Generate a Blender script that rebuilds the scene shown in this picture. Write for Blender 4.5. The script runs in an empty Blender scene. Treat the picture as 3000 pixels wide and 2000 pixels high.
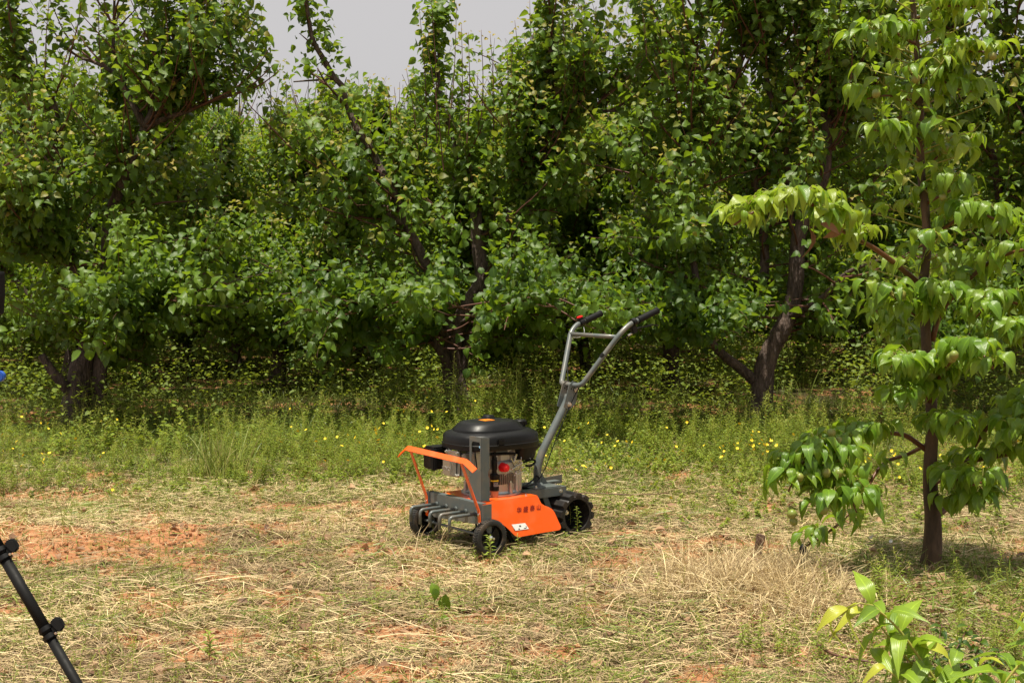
import bpy, bmesh, math, random
import numpy as np
from mathutils import Vector, Matrix
R = math.radians
rng = np.random.default_rng(7)
random.seed(7)
S = bpy.context.scene
COL = S.collection

# ------------------------------------------------------------------ camera, sky, sun, exposure
FPX, CH = 4036.0, 1.41                      # focal length in photo pixels (3000 wide), eye height
PITCH = math.atan(240 / FPX)
cam_d = bpy.data.cameras.new('camera'); cam = bpy.data.objects.new('camera', cam_d); COL.objects.link(cam)
cam.location = (0, 0, CH); cam.rotation_euler = (R(90) - PITCH, 0, 0)
cam_d.sensor_width = 36; cam_d.lens = FPX / 3000 * 36; cam_d.clip_start = .1; cam_d.clip_end = 3000
S.camera = cam
SUN = Vector((-0.10, -0.17, 1.0)).normalized()   # towards the sun
SUN_EL = math.asin(SUN.z); SUN_AZ = math.atan2(SUN.x, SUN.y)
W = bpy.data.worlds.new('World'); S.world = W; W.use_nodes = True
wn = W.node_tree; wn.nodes.clear()
wo = wn.nodes.new('ShaderNodeOutputWorld'); wb = wn.nodes.new('ShaderNodeBackground')
sk = wn.nodes.new('ShaderNodeTexSky'); sk.sky_type = 'NISHITA'; sk.sun_disc = False
sk.sun_elevation = SUN_EL; sk.sun_rotation = SUN_AZ
sk.air_density = 1.0; sk.dust_density = 4.0; sk.ozone_density = 1.0
hs = wn.nodes.new('ShaderNodeHueSaturation'); hs.inputs['Saturation'].default_value = .12
hz = wn.nodes.new('ShaderNodeMix'); hz.data_type = 'RGBA'; hz.inputs[0].default_value = .62   # thin even summer haze over the blue
hz.inputs[7].default_value = (8.9, 8.6, 8.65, 1)
wn.links.new(sk.outputs[0], hs.inputs['Color']); wn.links.new(hs.outputs[0], hz.inputs[6])
wn.links.new(hz.outputs[2], wb.inputs[0]); wn.links.new(wb.outputs[0], wo.inputs[0])
wb.inputs[1].default_value = .060
sun_d = bpy.data.lights.new('sun', 'SUN'); sun = bpy.data.objects.new('sun', sun_d); COL.objects.link(sun)
sun_d.energy = 5.0; sun_d.angle = R(.55); sun_d.color = (1, .93, .78)
sun.rotation_euler = SUN.to_track_quat('Z', 'Y').to_euler()
S.view_settings.view_transform = 'Standard'; S.view_settings.look = 'None'
S.view_settings.exposure = 0.55; S.view_settings.gamma = 1; S.view_settings.use_curve_mapping = False
S.render.engine = 'CYCLES'
S.cycles.max_bounces = 8; S.cycles.diffuse_bounces = 3; S.cycles.glossy_bounces = 2
S.cycles.transmission_bounces = 4; S.cycles.transparent_max_bounces = 4
S.cycles.use_denoising = True
S.cycles.sample_clamp_indirect = 6

# ------------------------------------------------------------------ general helpers
def P(px, py, d):
    """world point seen at photo pixel (px, py) when it stands d metres in front of the camera"""
    cx, cy = (px - 1500) / FPX, -(py - 1000) / FPX
    c, s = math.cos(PITCH), math.sin(PITCH)
    v = (cx, c + cy * s, -s + cy * c)
    return Vector((v[0] / v[1] * d, d, CH + v[2] / v[1] * d))
def G(px, py):
    """ground point under photo pixel"""
    a = P(px, py, 1.0); k = CH / (CH - a.z)
    return Vector((a.x * k, k, 0))
def project(p):
    """photo pixels of world points, only used to size up what is in view"""
    c, s = math.cos(PITCH), math.sin(PITCH)
    x, y, z = p[:, 0], p[:, 1], p[:, 2] - CH
    f = y * c - z * s; u = y * s + z * c
    return 1500 + FPX * x / f, 1000 - FPX * u / f
_T = np.random.default_rng(3).random((64, 64))
def vn(x, y, sc, seed=0):
    x = np.asarray(x, float) / sc + seed * 7.31; y = np.asarray(y, float) / sc + seed * 3.77
    xi = np.floor(x).astype(int); yi = np.floor(y).astype(int); fx = x - xi; fy = y - yi
    fx = fx * fx * (3 - 2 * fx); fy = fy * fy * (3 - 2 * fy)
    t = lambda a, b: _T[a % 64, b % 64]
    return (t(xi, yi) * (1 - fx) + t(xi + 1, yi) * fx) * (1 - fy) + (t(xi, yi + 1) * (1 - fx) + t(xi + 1, yi + 1) * fx) * fy
def tag(o, label=None, cat=None, group=None, kind=None):
    if label: o['label'] = label
    if cat: o['category'] = cat
    if group: o['group'] = group
    if kind: o['kind'] = kind
    return o
def link(name, me, parent=None):
    o = bpy.data.objects.new(name, me); COL.objects.link(o)
    if parent: o.parent = parent
    return o
def empty(name, loc=(0, 0, 0), rz=0):
    o = bpy.data.objects.new(name, None); COL.objects.link(o); o.location = loc; o.rotation_euler = (0, 0, rz)
    o.empty_display_size = .1
    return o
def norm(a): return a / (np.linalg.norm(a, axis=-1, keepdims=True) + 1e-9)

# ------------------------------------------------------------------ materials
def nmat(name):
    m = bpy.data.materials.new(name); m.use_nodes = True
    return m, m.node_tree.nodes, m.node_tree.links, m.node_tree.nodes['Principled BSDF']
def simple(name, col, rough=.5, metal=0, noise=.0, scale=40, bump=0, dust=None, coat=0):
    m, N, L, b = nmat(name)
    b.inputs['Base Color'].default_value = (*col, 1); b.inputs['Roughness'].default_value = rough
    b.inputs['Metallic'].default_value = metal
    if coat: b.inputs['Coat Weight'].default_value = coat; b.inputs['Coat Roughness'].default_value = .15
    tc = N.new('ShaderNodeTexCoord')
    n = N.new('ShaderNodeTexNoise'); n.inputs['Scale'].default_value = scale; n.inputs['Detail'].default_value = 6
    L.new(tc.outputs['Object'], n.inputs['Vector'])
    if noise:
        r = N.new('ShaderNodeMapRange'); r.inputs[1].default_value = .3; r.inputs[2].default_value = .7
        r.inputs[3].default_value = max(0, rough - noise); r.inputs[4].default_value = min(1, rough + noise)
        L.new(n.outputs[0], r.inputs[0]); L.new(r.outputs[0], b.inputs['Roughness'])
    if dust:
        n2 = N.new('ShaderNodeTexNoise'); n2.inputs['Scale'].default_value = scale * .35; n2.inputs['Detail'].default_value = 8
        L.new(tc.outputs['Object'], n2.inputs['Vector'])
        r2 = N.new('ShaderNodeMapRange'); r2.inputs[1].default_value = .48; r2.inputs[2].default_value = .75; r2.inputs[4].default_value = dust[1]
        L.new(n2.outputs[0], r2.inputs[0])
        mx = N.new('ShaderNodeMix'); mx.data_type = 'RGBA'; mx.inputs[6].default_value = (*col, 1); mx.inputs[7].default_value = (*dust[0], 1)
        L.new(r2.outputs[0], mx.inputs[0]); L.new(mx.outputs[2], b.inputs['Base Color'])
    if bump:
        bp = N.new('ShaderNodeBump'); bp.inputs['Strength'].default_value = bump; bp.inputs['Distance'].default_value = .002
        L.new(n.outputs[0], bp.inputs['Height']); L.new(bp.outputs[0], b.inputs['Normal'])
    return m
def leafmat(name, dark, light, young, under, trans, tw=.3, rough=.4, spec=.5, vein=.25):
    """attribute lf: R tint, G along the blade, B across the blade, A youth"""
    m, N, L, b = nmat(name)
    at = N.new('ShaderNodeAttribute'); at.attribute_name = 'lf'
    sp = N.new('ShaderNodeSeparateColor'); L.new(at.outputs['Color'], sp.inputs[0])
    def mix(f, a, c):
        x = N.new('ShaderNodeMix'); x.data_type = 'RGBA'
        for s, v in ((0, f), (6, a), (7, c)):
            if isinstance(v, tuple): x.inputs[s].default_value = (*v, 1)
            elif isinstance(v, float): x.inputs[s].default_value = v
            else: L.new(v, x.inputs[s])
        return x.outputs[2]
    c = mix(sp.outputs[0], dark, light)
    c = mix(at.outputs['Alpha'], c, young)
    vr = N.new('ShaderNodeMapRange'); vr.inputs[1].default_value = .0; vr.inputs[2].default_value = .12
    vr.inputs[3].default_value = vein; vr.inputs[4].default_value = 0
    L.new(sp.outputs[2], vr.inputs[0])
    c = mix(vr.outputs[0], c, tuple(min(1, k * 2.2) for k in light))
    ge = N.new('ShaderNodeNewGeometry')
    cu = mix(ge.outputs['Backfacing'], c, under)
    cu2 = mix(at.outputs['Alpha'], cu, young)
    L.new(cu2, b.inputs['Base Color'])
    b.inputs['Roughness'].default_value = rough; b.inputs['Specular IOR Level'].default_value = spec
    # side veins as fine relief
    tr = N.new('ShaderNodeBsdfTranslucent')
    tc = mix(at.outputs['Alpha'], mix(sp.outputs[0], tuple(k * .7 for k in trans), trans), tuple(min(1, k * 1.6) for k in young))
    L.new(tc, tr.inputs[0])
    ms = N.new('ShaderNodeMixShader'); ms.inputs[0].default_value = tw
    L.new(b.outputs[0], ms.inputs[1]); L.new(tr.outputs[0], ms.inputs[2])
    out = N['Material Output']; L.new(ms.outputs[0], out.inputs[0])
    w = N.new('ShaderNodeTexWave'); w.inputs['Scale'].default_value = 22; w.inputs['Distortion'].default_value = 1.5
    cmb = N.new('ShaderNodeCombineXYZ'); ad = N.new('ShaderNodeMath'); ad.operation = 'SUBTRACT'
    L.new(sp.outputs[1], ad.inputs[0]); L.new(sp.outputs[2], ad.inputs[1]); L.new(ad.outputs[0], cmb.inputs[0])
    L.new(cmb.outputs[0], w.inputs[0]); w.inputs['Scale'].default_value = 1.6
    bp = N.new('ShaderNodeBump'); bp.inputs['Strength'].default_value = .25; bp.inputs['Distance'].default_value = .002
    L.new(w.outputs['Fac'], bp.inputs['Height']); L.new(bp.outputs[0], b.inputs['Normal'])
    return m
def barkmat(name, a, c, sc=18, bump=.9):
    m, N, L, b = nmat(name)
    tc = N.new('ShaderNodeTexCoord'); mp = N.new('ShaderNodeMapping'); mp.inputs['Scale'].default_value = (1, 1, .35)
    L.new(tc.outputs['Object'], mp.inputs[0])
    n = N.new('ShaderNodeTexNoise'); n.inputs['Scale'].default_value = sc; n.inputs['Detail'].default_value = 9; n.inputs['Roughness'].default_value = .7
    L.new(mp.outputs[0], n.inputs[0])
    v = N.new('ShaderNodeTexVoronoi'); v.inputs['Scale'].default_value = sc * 3.2; L.new(mp.outputs[0], v.inputs[0])
    r = N.new('ShaderNodeValToRGB'); e = r.color_ramp.elements
    e[0].position = .33; e[0].color = (*a, 1); e[1].position = .68; e[1].color = (*c, 1)
    L.new(n.outputs[0], r.inputs[0]); L.new(r.outputs[0], b.inputs['Base Color'])
    ad = N.new('ShaderNodeMath'); L.new(n.outputs[0], ad.inputs[0]); L.new(v.outputs[0], ad.inputs[1])
    bp = N.new('ShaderNodeBump'); bp.inputs['Strength'].default_value = bump; bp.inputs['Distance'].default_value = .012
    L.new(ad.outputs[0], bp.inputs['Height']); L.new(bp.outputs[0], b.inputs['Normal'])
    b.inputs['Roughness'].default_value = .8
    return m
def strawmat(name, cols, rough=.6, tw=0.15, tint_pos=(0, .35, .7, 1)):
    m, N, L, b = nmat(name)
    at = N.new('ShaderNodeAttribute'); at.attribute_name = 'lf'
    sp = N.new('ShaderNodeSeparateColor'); L.new(at.outputs['Color'], sp.inputs[0])
    r = N.new('ShaderNodeValToRGB'); cr = r.color_ramp
    while len(cr.elements) < len(cols): cr.elements.new(.5)
    for e, p, c in zip(cr.elements, tint_pos, cols): e.position = p; e.color = (*c, 1)
    L.new(sp.outputs[0], r.inputs[0]); L.new(r.outputs[0], b.inputs['Base Color'])
    b.inputs['Roughness'].default_value = rough
    tr = N.new('ShaderNodeBsdfTranslucent'); L.new(r.outputs[0], tr.inputs[0])
    ms = N.new('ShaderNodeMixShader'); ms.inputs[0].default_value = tw
    L.new(b.outputs[0], ms.inputs[1]); L.new(tr.outputs[0], ms.inputs[2]); L.new(ms.outputs[0], N['Material Output'].inputs[0])
    return m

M = {}
M['orange'] = simple('orange_paint', (.86, .105, .004), .34, noise=.08, scale=30, coat=.4, dust=((.55, .25, .10), .35))
M['grey'] = simple('grey_paint', (.098, .114, .112), .42, noise=.1, scale=30, coat=.1, dust=((.27, .2, .14), .5))
M['black'] = simple('black_plastic', (.004, .004, .004), .42, noise=.06, scale=60, bump=.05)
M['black'].node_tree.nodes['Principled BSDF'].inputs['Specular IOR Level'].default_value = .32
M['blackmatt'] = simple('black_matt_plastic', (.007, .007, .007), .6, noise=.08, scale=60)
M['blackmatt'].node_tree.nodes['Principled BSDF'].inputs['Specular IOR Level'].default_value = .2
M['rubber'] = simple('black_rubber', (.02, .019, .017), .72, noise=.1, scale=50, bump=.2, dust=((.16, .11, .07), .7))
M['rubberc'] = simple('lug_rubber', (.013, .012, .012), .55, noise=.1, scale=50, bump=.2, dust=((.1, .07, .05), .35))
M['alu'] = simple('cast_aluminium', (.50, .49, .47), .40, 1, noise=.1, scale=80, bump=.12)
M['alud'] = simple('dull_cast_metal', (.30, .26, .22), .5, .8, noise=.1, scale=80, bump=.12)
M['chrome'] = simple('zinc_plated_steel', (.75, .74, .7), .25, 1, noise=.08, scale=100)
M['red'] = simple('red_rubber', (.75, .012, .015), .35, noise=.05, scale=60)
M['white'] = simple('white_sticker', (.8, .8, .78), .5)
M['yellow'] = simple('yellow_sticker', (.8, .6, .02), .5)
M['ink'] = simple('dark_red_print', (.22, .006, .004), .5)
M['inkb'] = simple('black_print', (.02, .02, .02), .5)
M['decal'] = simple('orange_decal', (.85, .25, .01), .4)
M['blue'] = simple('blue_plastic', (.015, .09, .42), .4)
M['blueb'] = simple('pale_blue_marking', (.3, .6, .9), .4)
M['tan'] = simple('tan_plastic', (.42, .22, .12), .5, noise=.05)
M['bark'] = barkmat('dark_red_brown_bark', (.022, .013, .009), (.14, .095, .075))
M['barkp'] = barkmat('smooth_brown_pear_bark', (.030, .019, .011), (.15, .088, .048), 11, .6)
M['twig'] = simple('reddish_twig', (.11, .045, .03), .6)
M['twigp'] = simple('orange_brown_twig', (.13, .052, .022), .45)
M['stemg'] = simple('yellow_green_stem', (.32, .30, .06), .5)
M['wood'] = barkmat('weathered_wood', (.07, .035, .02), (.22, .13, .09), 30, .6)
M['leafa'] = leafmat('orchard_leaf', (.026, .068, .008), (.135, .222, .020), (.40, .29, .05), (.13, .185, .035), (.36, .54, .022), .34, .42, .36)
M['leafp'] = leafmat('pear_leaf', (.055, .135, .012), (.16, .29, .020), (.34, .40, .03), (.15, .25, .045), (.42, .64, .025), .38, .33, .5, .4)
M['leafs'] = leafmat('glossy_sapling_leaf', (.12, .22, .02), (.25, .36, .03), (.46, .46, .05), (.18, .28, .05), (.42, .62, .04), .34, .34, .5, .45)
M['leafw'] = leafmat('weed_leaf', (.07, .115, .016), (.26, .34, .045), (.34, .30, .06), (.16, .21, .05), (.44, .54, .04), .34, .5, .3, .15)
M['straw'] = strawmat('dry_straw', [(.17, .115, .06), (.39, .285, .15), (.63, .49, .255), (.84, .70, .41)])
M['grass'] = strawmat('green_grass', [(.06, .10, .016), (.15, .215, .032), (.29, .335, .065), (.50, .42, .18)], .45, .3, (0, .45, .85, 1))
M['petal'] = simple('yellow_petals', (.85, .62, .02), .6)
M['petalw'] = simple('white_petals', (.8, .78, .75), .6)
M['fruit'] = simple('green_fruit_skin', (.17, .22, .035), .42, noise=.05, scale=60, dust=((.30, .22, .06), .7))
M['deadleaf'] = leafmat('dead_leaf', (.09, .045, .025), (.30, .17, .09), (.45, .28, .16), (.25, .16, .10), (.3, .15, .06), .15, .6, .3, .2)

def groundmat():
    m, N, L, b = nmat('red_soil_ground')
    at = N.new('ShaderNodeAttribute'); at.attribute_name = 'soil'
    tc = N.new('ShaderNodeTexCoord')
    def noise(sc, det=8, rg=.6):
        n = N.new('ShaderNodeTexNoise'); n.inputs['Scale'].default_value = sc; n.inputs['Detail'].default_value = det
        n.inputs['Roughness'].default_value = rg; L.new(tc.outputs['Object'], n.inputs[0]); return n
    n1, n2, n3 = noise(14), noise(120, 4), noise(3)
    def ramp(n, cols):
        r = N.new('ShaderNodeValToRGB'); cr = r.color_ramp
        while len(cr.elements) < len(cols): cr.elements.new(.5)
        for e, (p, c) in zip(cr.elements, cols): e.position = p; e.color = (*c, 1)
        L.new(n.outputs[0], r.inputs[0]); return r
    soil = ramp(n1, [(.3, (.26, .105, .045)), (.5, (.40, .18, .085)), (.72, (.52, .28, .15))])
    litter = ramp(n2, [(.3, (.06, .036, .022)), (.5, (.19, .12, .065)), (.72, (.34, .26, .15))])
    mx = N.new('ShaderNodeMix'); mx.data_type = 'RGBA'
    shade_ramp = ramp(n3, [(.35, (.030, .026, .012)), (.55, (.060, .046, .022)), (.7, (.10, .06, .032))])  # dark earth tones with the tree shade put into the colour
    ha = N.new('ShaderNodeAttribute'); ha.attribute_name = 'shaded_earth'
    m0 = N.new('ShaderNodeMix'); m0.data_type = 'RGBA'; L.new(ha.outputs['Fac'], m0.inputs[0]); L.new(litter.outputs[0], m0.inputs[6]); L.new(shade_ramp.outputs[0], m0.inputs[7])
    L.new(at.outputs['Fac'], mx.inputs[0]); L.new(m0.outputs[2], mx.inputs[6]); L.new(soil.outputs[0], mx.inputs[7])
    L.new(mx.outputs[2], b.inputs['Base Color']); b.inputs['Roughness'].default_value = .95
    b.inputs['Specular IOR Level'].default_value = .1
    ad = N.new('ShaderNodeMath'); L.new(n1.outputs[0], ad.inputs[0]); L.new(n2.outputs[0], ad.inputs[1])
    bp = N.new('ShaderNodeBump'); bp.inputs['Strength'].default_value = .8; bp.inputs['Distance'].default_value = .015
    L.new(ad.outputs[0], bp.inputs['Height']); L.new(bp.outputs[0], b.inputs['Normal'])
    return m
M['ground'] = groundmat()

# ------------------------------------------------------------------ bulk meshes
def bulk_mesh(name, V, F, col=None, mat=None, smooth=True):
    me = bpy.data.meshes.new(name)
    V = np.asarray(V, np.float32); F = np.asarray(F, np.int32)
    me.vertices.add(len(V)); me.vertices.foreach_set('co', V.ravel())
    k = F.shape[1]
    me.loops.add(F.size); me.loops.foreach_set('vertex_index', F.ravel())
    me.polygons.add(len(F)); me.polygons.foreach_set('loop_start', np.arange(len(F), dtype=np.int32) * k)
    if smooth: me.polygons.foreach_set('use_smooth', np.ones(len(F), bool))
    if col is not None:
        a = me.attributes.new('lf', 'FLOAT_COLOR', 'POINT'); a.data.foreach_set('color', np.asarray(col, np.float32).ravel())
    if mat: me.materials.append(mat)
    me.update(calc_edges=True)
    return me
def leaf_tpl(w, prof, curl, fold, wave=0., skew=0.):
    """unit leaf: y along, x across, z up; returns V, F(tris), along, across"""
    ts = [p[0] for p in prof]; V = []; al = []; ac = []
    for i, (t, hw) in enumerate(prof):
        zc = -curl * t * t + .18 * curl * math.sin(t * 3)
        yc = t * (1 - .25 * curl * t)
        xs = [0] if hw == 0 else [-1, 0, 1]
        for s in xs:
            wv = wave * math.sin(t * 11 + s * 1.7) if s else 0
            V.append((s * hw * w * math.cos(fold) + skew * t * t, yc, zc + abs(s) * hw * w * math.sin(fold) + wv)); al.append(t); ac.append(abs(s))
    F = []; idx = 0; rows = []
    for (t, hw) in prof:
        n = 1 if hw == 0 else 3; rows.append(list(range(idx, idx + n))); idx += n
    for a, b in zip(rows, rows[1:]):
        if len(a) == 1 and len(b) == 3: F += [(a[0], b[1], b[0]), (a[0], b[2], b[1])]
        elif len(a) == 3 and len(b) == 3:
            for i in (0, 1): F += [(a[i], a[i + 1], b[i + 1]), (a[i], b[i + 1], b[i])]
        else: F += [(a[0], a[1], b[0]), (a[1], a[2], b[0])]
    return np.array(V), np.array(F), np.array(al), np.array(ac)
PA = [(0, 0), (.12, .62), (.38, 1.0), (.68, .72), (.88, .26), (1, 0)]
PA_LO = [(0, 0), (.28, .95), (.7, .7), (1, 0)]
PP = [(0, 0), (.08, .4), (.22, .82), (.4, 1.0), (.58, .88), (.75, .58), (.88, .25), (1, 0)]
PS = [(0, 0), (.12, .5), (.3, .9), (.5, 1.0), (.7, .72), (.87, .3), (1, 0)]
PN = [(0, 0), (.4, 1), (1, 0)]
T_A = [leaf_tpl(.44, PA, c, f, wv, sk) for c, f, wv, sk in ((.25, .35, .02, .05), (.5, .2, .03, -.08), (.1, .55, .02, .1), (.7, .4, .04, 0), (-.15, .5, .02, -.05))]
T_ALO = [leaf_tpl(.44, PA_LO, c, f) for c, f in ((.3, .35), (.6, .25), (.1, .5))]
T_P = [leaf_tpl(.27, PP, c, f, wv, sk) for c, f, wv, sk in ((.35, .35, .012, .04), (.6, .5, .018, -.06), (.2, .6, .012, .08), (.8, .35, .02, -.02), (.45, .2, .015, .05))]
T_S = [leaf_tpl(.19, PS, c, f, wv, sk) for c, f, wv, sk in ((.5, .45, .015, .06), (.8, .3, .02, -.05), (.3, .65, .015, .03), (1.0, .5, .02, 0))]
T_N = [leaf_tpl(.10, PN, c, .3) for c in (.2, .5)]
T_G = [leaf_tpl(.34, PA_LO, c, .2) for c in (.1, .4)]
def frames(D, Nn):
    y = norm(D); z = Nn - (Nn * y).sum(1, keepdims=True) * y; z = norm(z); x = np.cross(y, z)
    return np.stack([x, y, z], 2)      # columns
def leaves_mesh(name, tpls, pos, D, Nn, size, tint, young, mat):
    pos, D, Nn = map(lambda a: np.asarray(a, float), (pos, D, Nn))
    n = len(pos); ch = rng.integers(0, len(tpls), n); Fr = frames(D, Nn)
    Vs, Fs, Cs = [], [], []; off = 0
    for k, (V, F, al, ac) in enumerate(tpls):
        ii = np.where(ch == k)[0]
        if not len(ii): continue
        W_ = np.einsum('nij,vj->nvi', Fr[ii], V) * size[ii][:, None, None] + pos[ii][:, None, :]
        nv = len(V); Vs.append(W_.reshape(-1, 3))
        Fs.append((F[None] + (np.arange(len(ii)) * nv)[:, None, None] + off).reshape(-1, 3)); off += nv * len(ii)
        c = np.zeros((len(ii), nv, 4)); c[..., 0] = tint[ii][:, None]; c[..., 1] = al; c[..., 2] = ac; c[..., 3] = young[ii][:, None]
        Cs.append(c.reshape(-1, 4))
    return bulk_mesh(name, np.concatenate(Vs), np.concatenate(Fs), np.concatenate(Cs), mat)
def leaf_variants(name, tpls, tints, mat):
    out = []
    for V, F, al, ac in tpls:
        for t, yg in tints:
            c = np.zeros((len(V), 4)); c[:, 0] = t; c[:, 1] = al; c[:, 2] = ac; c[:, 3] = yg
            out.append((bulk_mesh(name, V, F, c, mat), t, yg))
    return out
def leaf_objects(parent, variants, ntp, pos, D, Nn, size, tint, young, base=None):
    """each leaf an object of its own; they share a few meshes"""
    Fr = frames(np.asarray(D, float), np.asarray(Nn, float)); nt = len(variants) // ntp
    for i in range(len(pos)):
        k = random.randrange(ntp)
        j = min(range(nt), key=lambda q: abs(variants[q][1] - tint[i]) + abs(variants[q][2] - young[i]) * 2)
        o = bpy.data.objects.new('leaf', variants[k * nt + j][0]); COL.objects.link(o); o.parent = parent
        Mx = Matrix.Identity(4); s = float(size[i])
        for a in range(3):
            for c in range(3): Mx[a][c] = float(Fr[i][a][c]) * s
            Mx[a][3] = float(pos[i][a])
        o.matrix_local = (base.inverted() @ Mx) if base is not None else Mx
def catmull(pts, step):
    pts = [Vector(p) for p in pts]
    if len(pts) == 2: q = pts
    ext = [pts[0] * 2 - pts[1]] + pts + [pts[-1] * 2 - pts[-2]]; out = []; par = []
    for i in range(1, len(ext) - 2):
        a, b, c, d = ext[i - 1:i + 3]; n = max(1, int((c - b).length / step))
        for k in range(n):
            t = k / n
            out.append(.5 * ((2 * b) + (c - a) * t + (2 * a - 5 * b + 4 * c - d) * t * t + (-a + 3 * b - 3 * c + d) * t ** 3)); par.append((i - 1 + t) / (len(pts) - 1))
    out.append(pts[-1]); par.append(1.0)
    return out, par
class Tubes:
    def __init__(s): s.V = []; s.F = []; s.n = 0
    def add(s, pts, r0, r1, seg=6, knob=0., cap=True, flare=0.):
        pts = np.array([tuple(p) for p in pts], float); n = len(pts)
        if n < 2: return
        T = np.gradient(pts, axis=0); T = norm(T)
        ref = np.array([0, 0, 1.]) if abs(T[0][2]) < .9 else np.array([1., 0, 0])
        A = []; a = norm(np.cross(T[0], ref))
        for i in range(n):
            a = a - T[i] * (a @ T[i]); a = a / (np.linalg.norm(a) + 1e-9); A.append(a)
        A = np.array(A); B = np.cross(T, A)
        t = np.linspace(0, 1, n)[:, None]; r = r0 + (r1 - r0) * t + flare * np.exp(-t * 9)
        th = np.linspace(0, 2 * math.pi, seg, endpoint=False)
        rr = r * np.ones(seg)
        if knob: rr = rr * (1 + knob * (rng.random((n, seg)) - .5) + knob * .8 * np.sin(th * 3 + t * 9))
        V = pts[:, None, :] + rr[..., None] * (np.cos(th)[None, :, None] * A[:, None, :] + np.sin(th)[None, :, None] * B[:, None, :])
        i = np.arange(n - 1)[:, None] * seg; j = np.arange(seg)[None]; j2 = (j + 1) % seg
        F = np.stack([i + j, i + j2, i + seg + j2, i + seg + j], -1).reshape(-1, 4) + s.n
        s.V.append(V.reshape(-1, 3)); s.F.append(F); s.n += n * seg
        if cap:
            for e, q in ((0, pts[0]), (n - 1, pts[-1])):
                s.V.append(q[None]); c = s.n; s.n += 1; base = s.n - 1 - n * seg - (1 if e else 0) + e * seg
                # cap quads are degenerate-free fans of triangles stored as quads with a repeated centre are avoided: use two-step fan
                ring = np.arange(seg) + base
                for k in range(0, seg, 2):
                    a_, b_, c_ = ring[k], ring[(k + 1) % seg], ring[(k + 2) % seg]
                    s.F.append(np.array([[c, c_, b_, a_]] if not e else [[c, a_, b_, c_]]))
    def mesh(s, name, mat):
        return bulk_mesh(name, np.concatenate(s.V), np.concatenate(s.F), None, mat)

# ------------------------------------------------------------------ ground
SOIL = [((20, 1570), .50, .32), ((250, 1600), .42, .26), ((520, 1560), .42, .30), ((700, 1550), .30, .22), ((560, 1640), .26, .22), ((80, 1620), .4, .2),
        ((1440, 1810), .17, .10), ((1810, 1650), .24, .10), ((1150, 1500), .35, .14), ((870, 1480), .25, .12), ((1180, 1850), .2, .1), ((500, 1770), .14, .08),
        ((60, 1450), .6, .14), ((220, 1440), .5, .12), ((400, 1280), .5, .16),
        ((1600, 1560), .25, .1), ((1870, 1610), .2, .07), ((760, 1690), .22, .1), ((2620, 1850), .2, .08), ((430, 1880), .12, .06)]
SOILW = [(G(*a), rx, ry) for a, rx, ry in SOIL]
def soil(x, y):
    s = np.zeros_like(x, dtype=float)
    for c, rx, ry in SOILW:
        q = ((x - c.x) / rx) ** 2 + ((y - c.y) / ry) ** 2
        s = np.maximum(s, 1.25 - q)
    s = s + (vn(x, y, .22, 4) - .5) * 1.9 + (vn(x, y, .06, 5) - .5) * 1.3
    return np.clip(s * 1.5 - .02, 0, 1)
MC = Vector((-.09, 6.435))
def hgt(x, y):
    h = .05 * (vn(x, y, 1.3, 1) - .5) + .022 * (vn(x, y, .28, 2) - .5)
    for (c, rx, ry), k in zip(SOILW[:6], (.035, .025, .04, .03, .015, .02)):
        h = h + k * np.exp(-(((x - c.x) / rx) ** 2 + ((y - c.y) / ry) ** 2) * 1.4)
    c = G(2220, 1790); h = h + .08 * np.exp(-(((x - c.x) / .45) ** 2 + ((y - c.y) / .35) ** 2))
    d = np.sqrt((x - .1) ** 2 + (y - 6.9) ** 2)
    h = h * np.clip((d - .55) / .6, 0, 1)
    far = np.clip((y - 30) / 40, 0, 1)
    return h - far * 0.0
xs = np.unique(np.concatenate([np.linspace(-400, -8, 14), np.linspace(-8, -4, 20), np.arange(-4, 4, .03), np.linspace(4, 8, 20), np.linspace(8, 400, 14)]))
ys = np.unique(np.concatenate([np.linspace(-60, 3, 10), np.arange(3, 10, .03), np.linspace(10, 20, 60), np.linspace(20, 60, 20), np.linspace(60, 900, 12)]))
X, Y = np.meshgrid(xs, ys); so = soil(X, Y)
Z = hgt(X, Y) + so * .012 * (vn(X, Y, .07, 9) - .5) - so * .004
V = np.stack([X, Y, Z], -1).reshape(-1, 3); nx, ny = len(xs), len(ys)
i = (np.arange(ny - 1)[:, None] * nx + np.arange(nx - 1)[None]); F = np.stack([i, i + 1, i + nx + 1, i + nx], -1).reshape(-1, 4)
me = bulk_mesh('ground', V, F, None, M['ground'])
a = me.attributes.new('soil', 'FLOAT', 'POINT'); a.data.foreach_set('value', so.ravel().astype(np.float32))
shade_amt = np.clip((Y - 8.6 + (vn(X, Y, .6, 77) - .5) * 1.6) / 1.2, 0, 1)  # ground under the trees painted darker, its shade part of the colour
a = me.attributes.new('shaded_earth', 'FLOAT', 'POINT'); a.data.foreach_set('value', shade_amt.ravel().astype(np.float32))
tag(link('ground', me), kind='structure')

# far hill behind the orchard
hv = []; hf = []; na = 60
for k in range(3):
    for j in range(na):
        x = -420 + j * 14; top = 24 + 9 * math.sin(j * .16 + 1.0) + 5 * float(vn(j * 14., 0., 40, 2)) - 4
        hv.append((x, 330 + (0, 60, 200)[k] + 10 * math.sin(j * .5), (-1, top * .55, top)[k] + float(vn(x, k * 50., 9, 3)) * 2))
for k in range(2):
    for j in range(na - 1): hf.append((k * na + j, k * na + j + 1, (k + 1) * na + j + 1, (k + 1) * na + j))
M['hill'] = simple('hazy_wooded_hillside', (.07, .11, .05), .95, scale=.25, dust=((.14, .17, .10), 1.0))
tag(link('hill', bulk_mesh('hill', hv, hf, None, M['hill'])), kind='structure')

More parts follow.
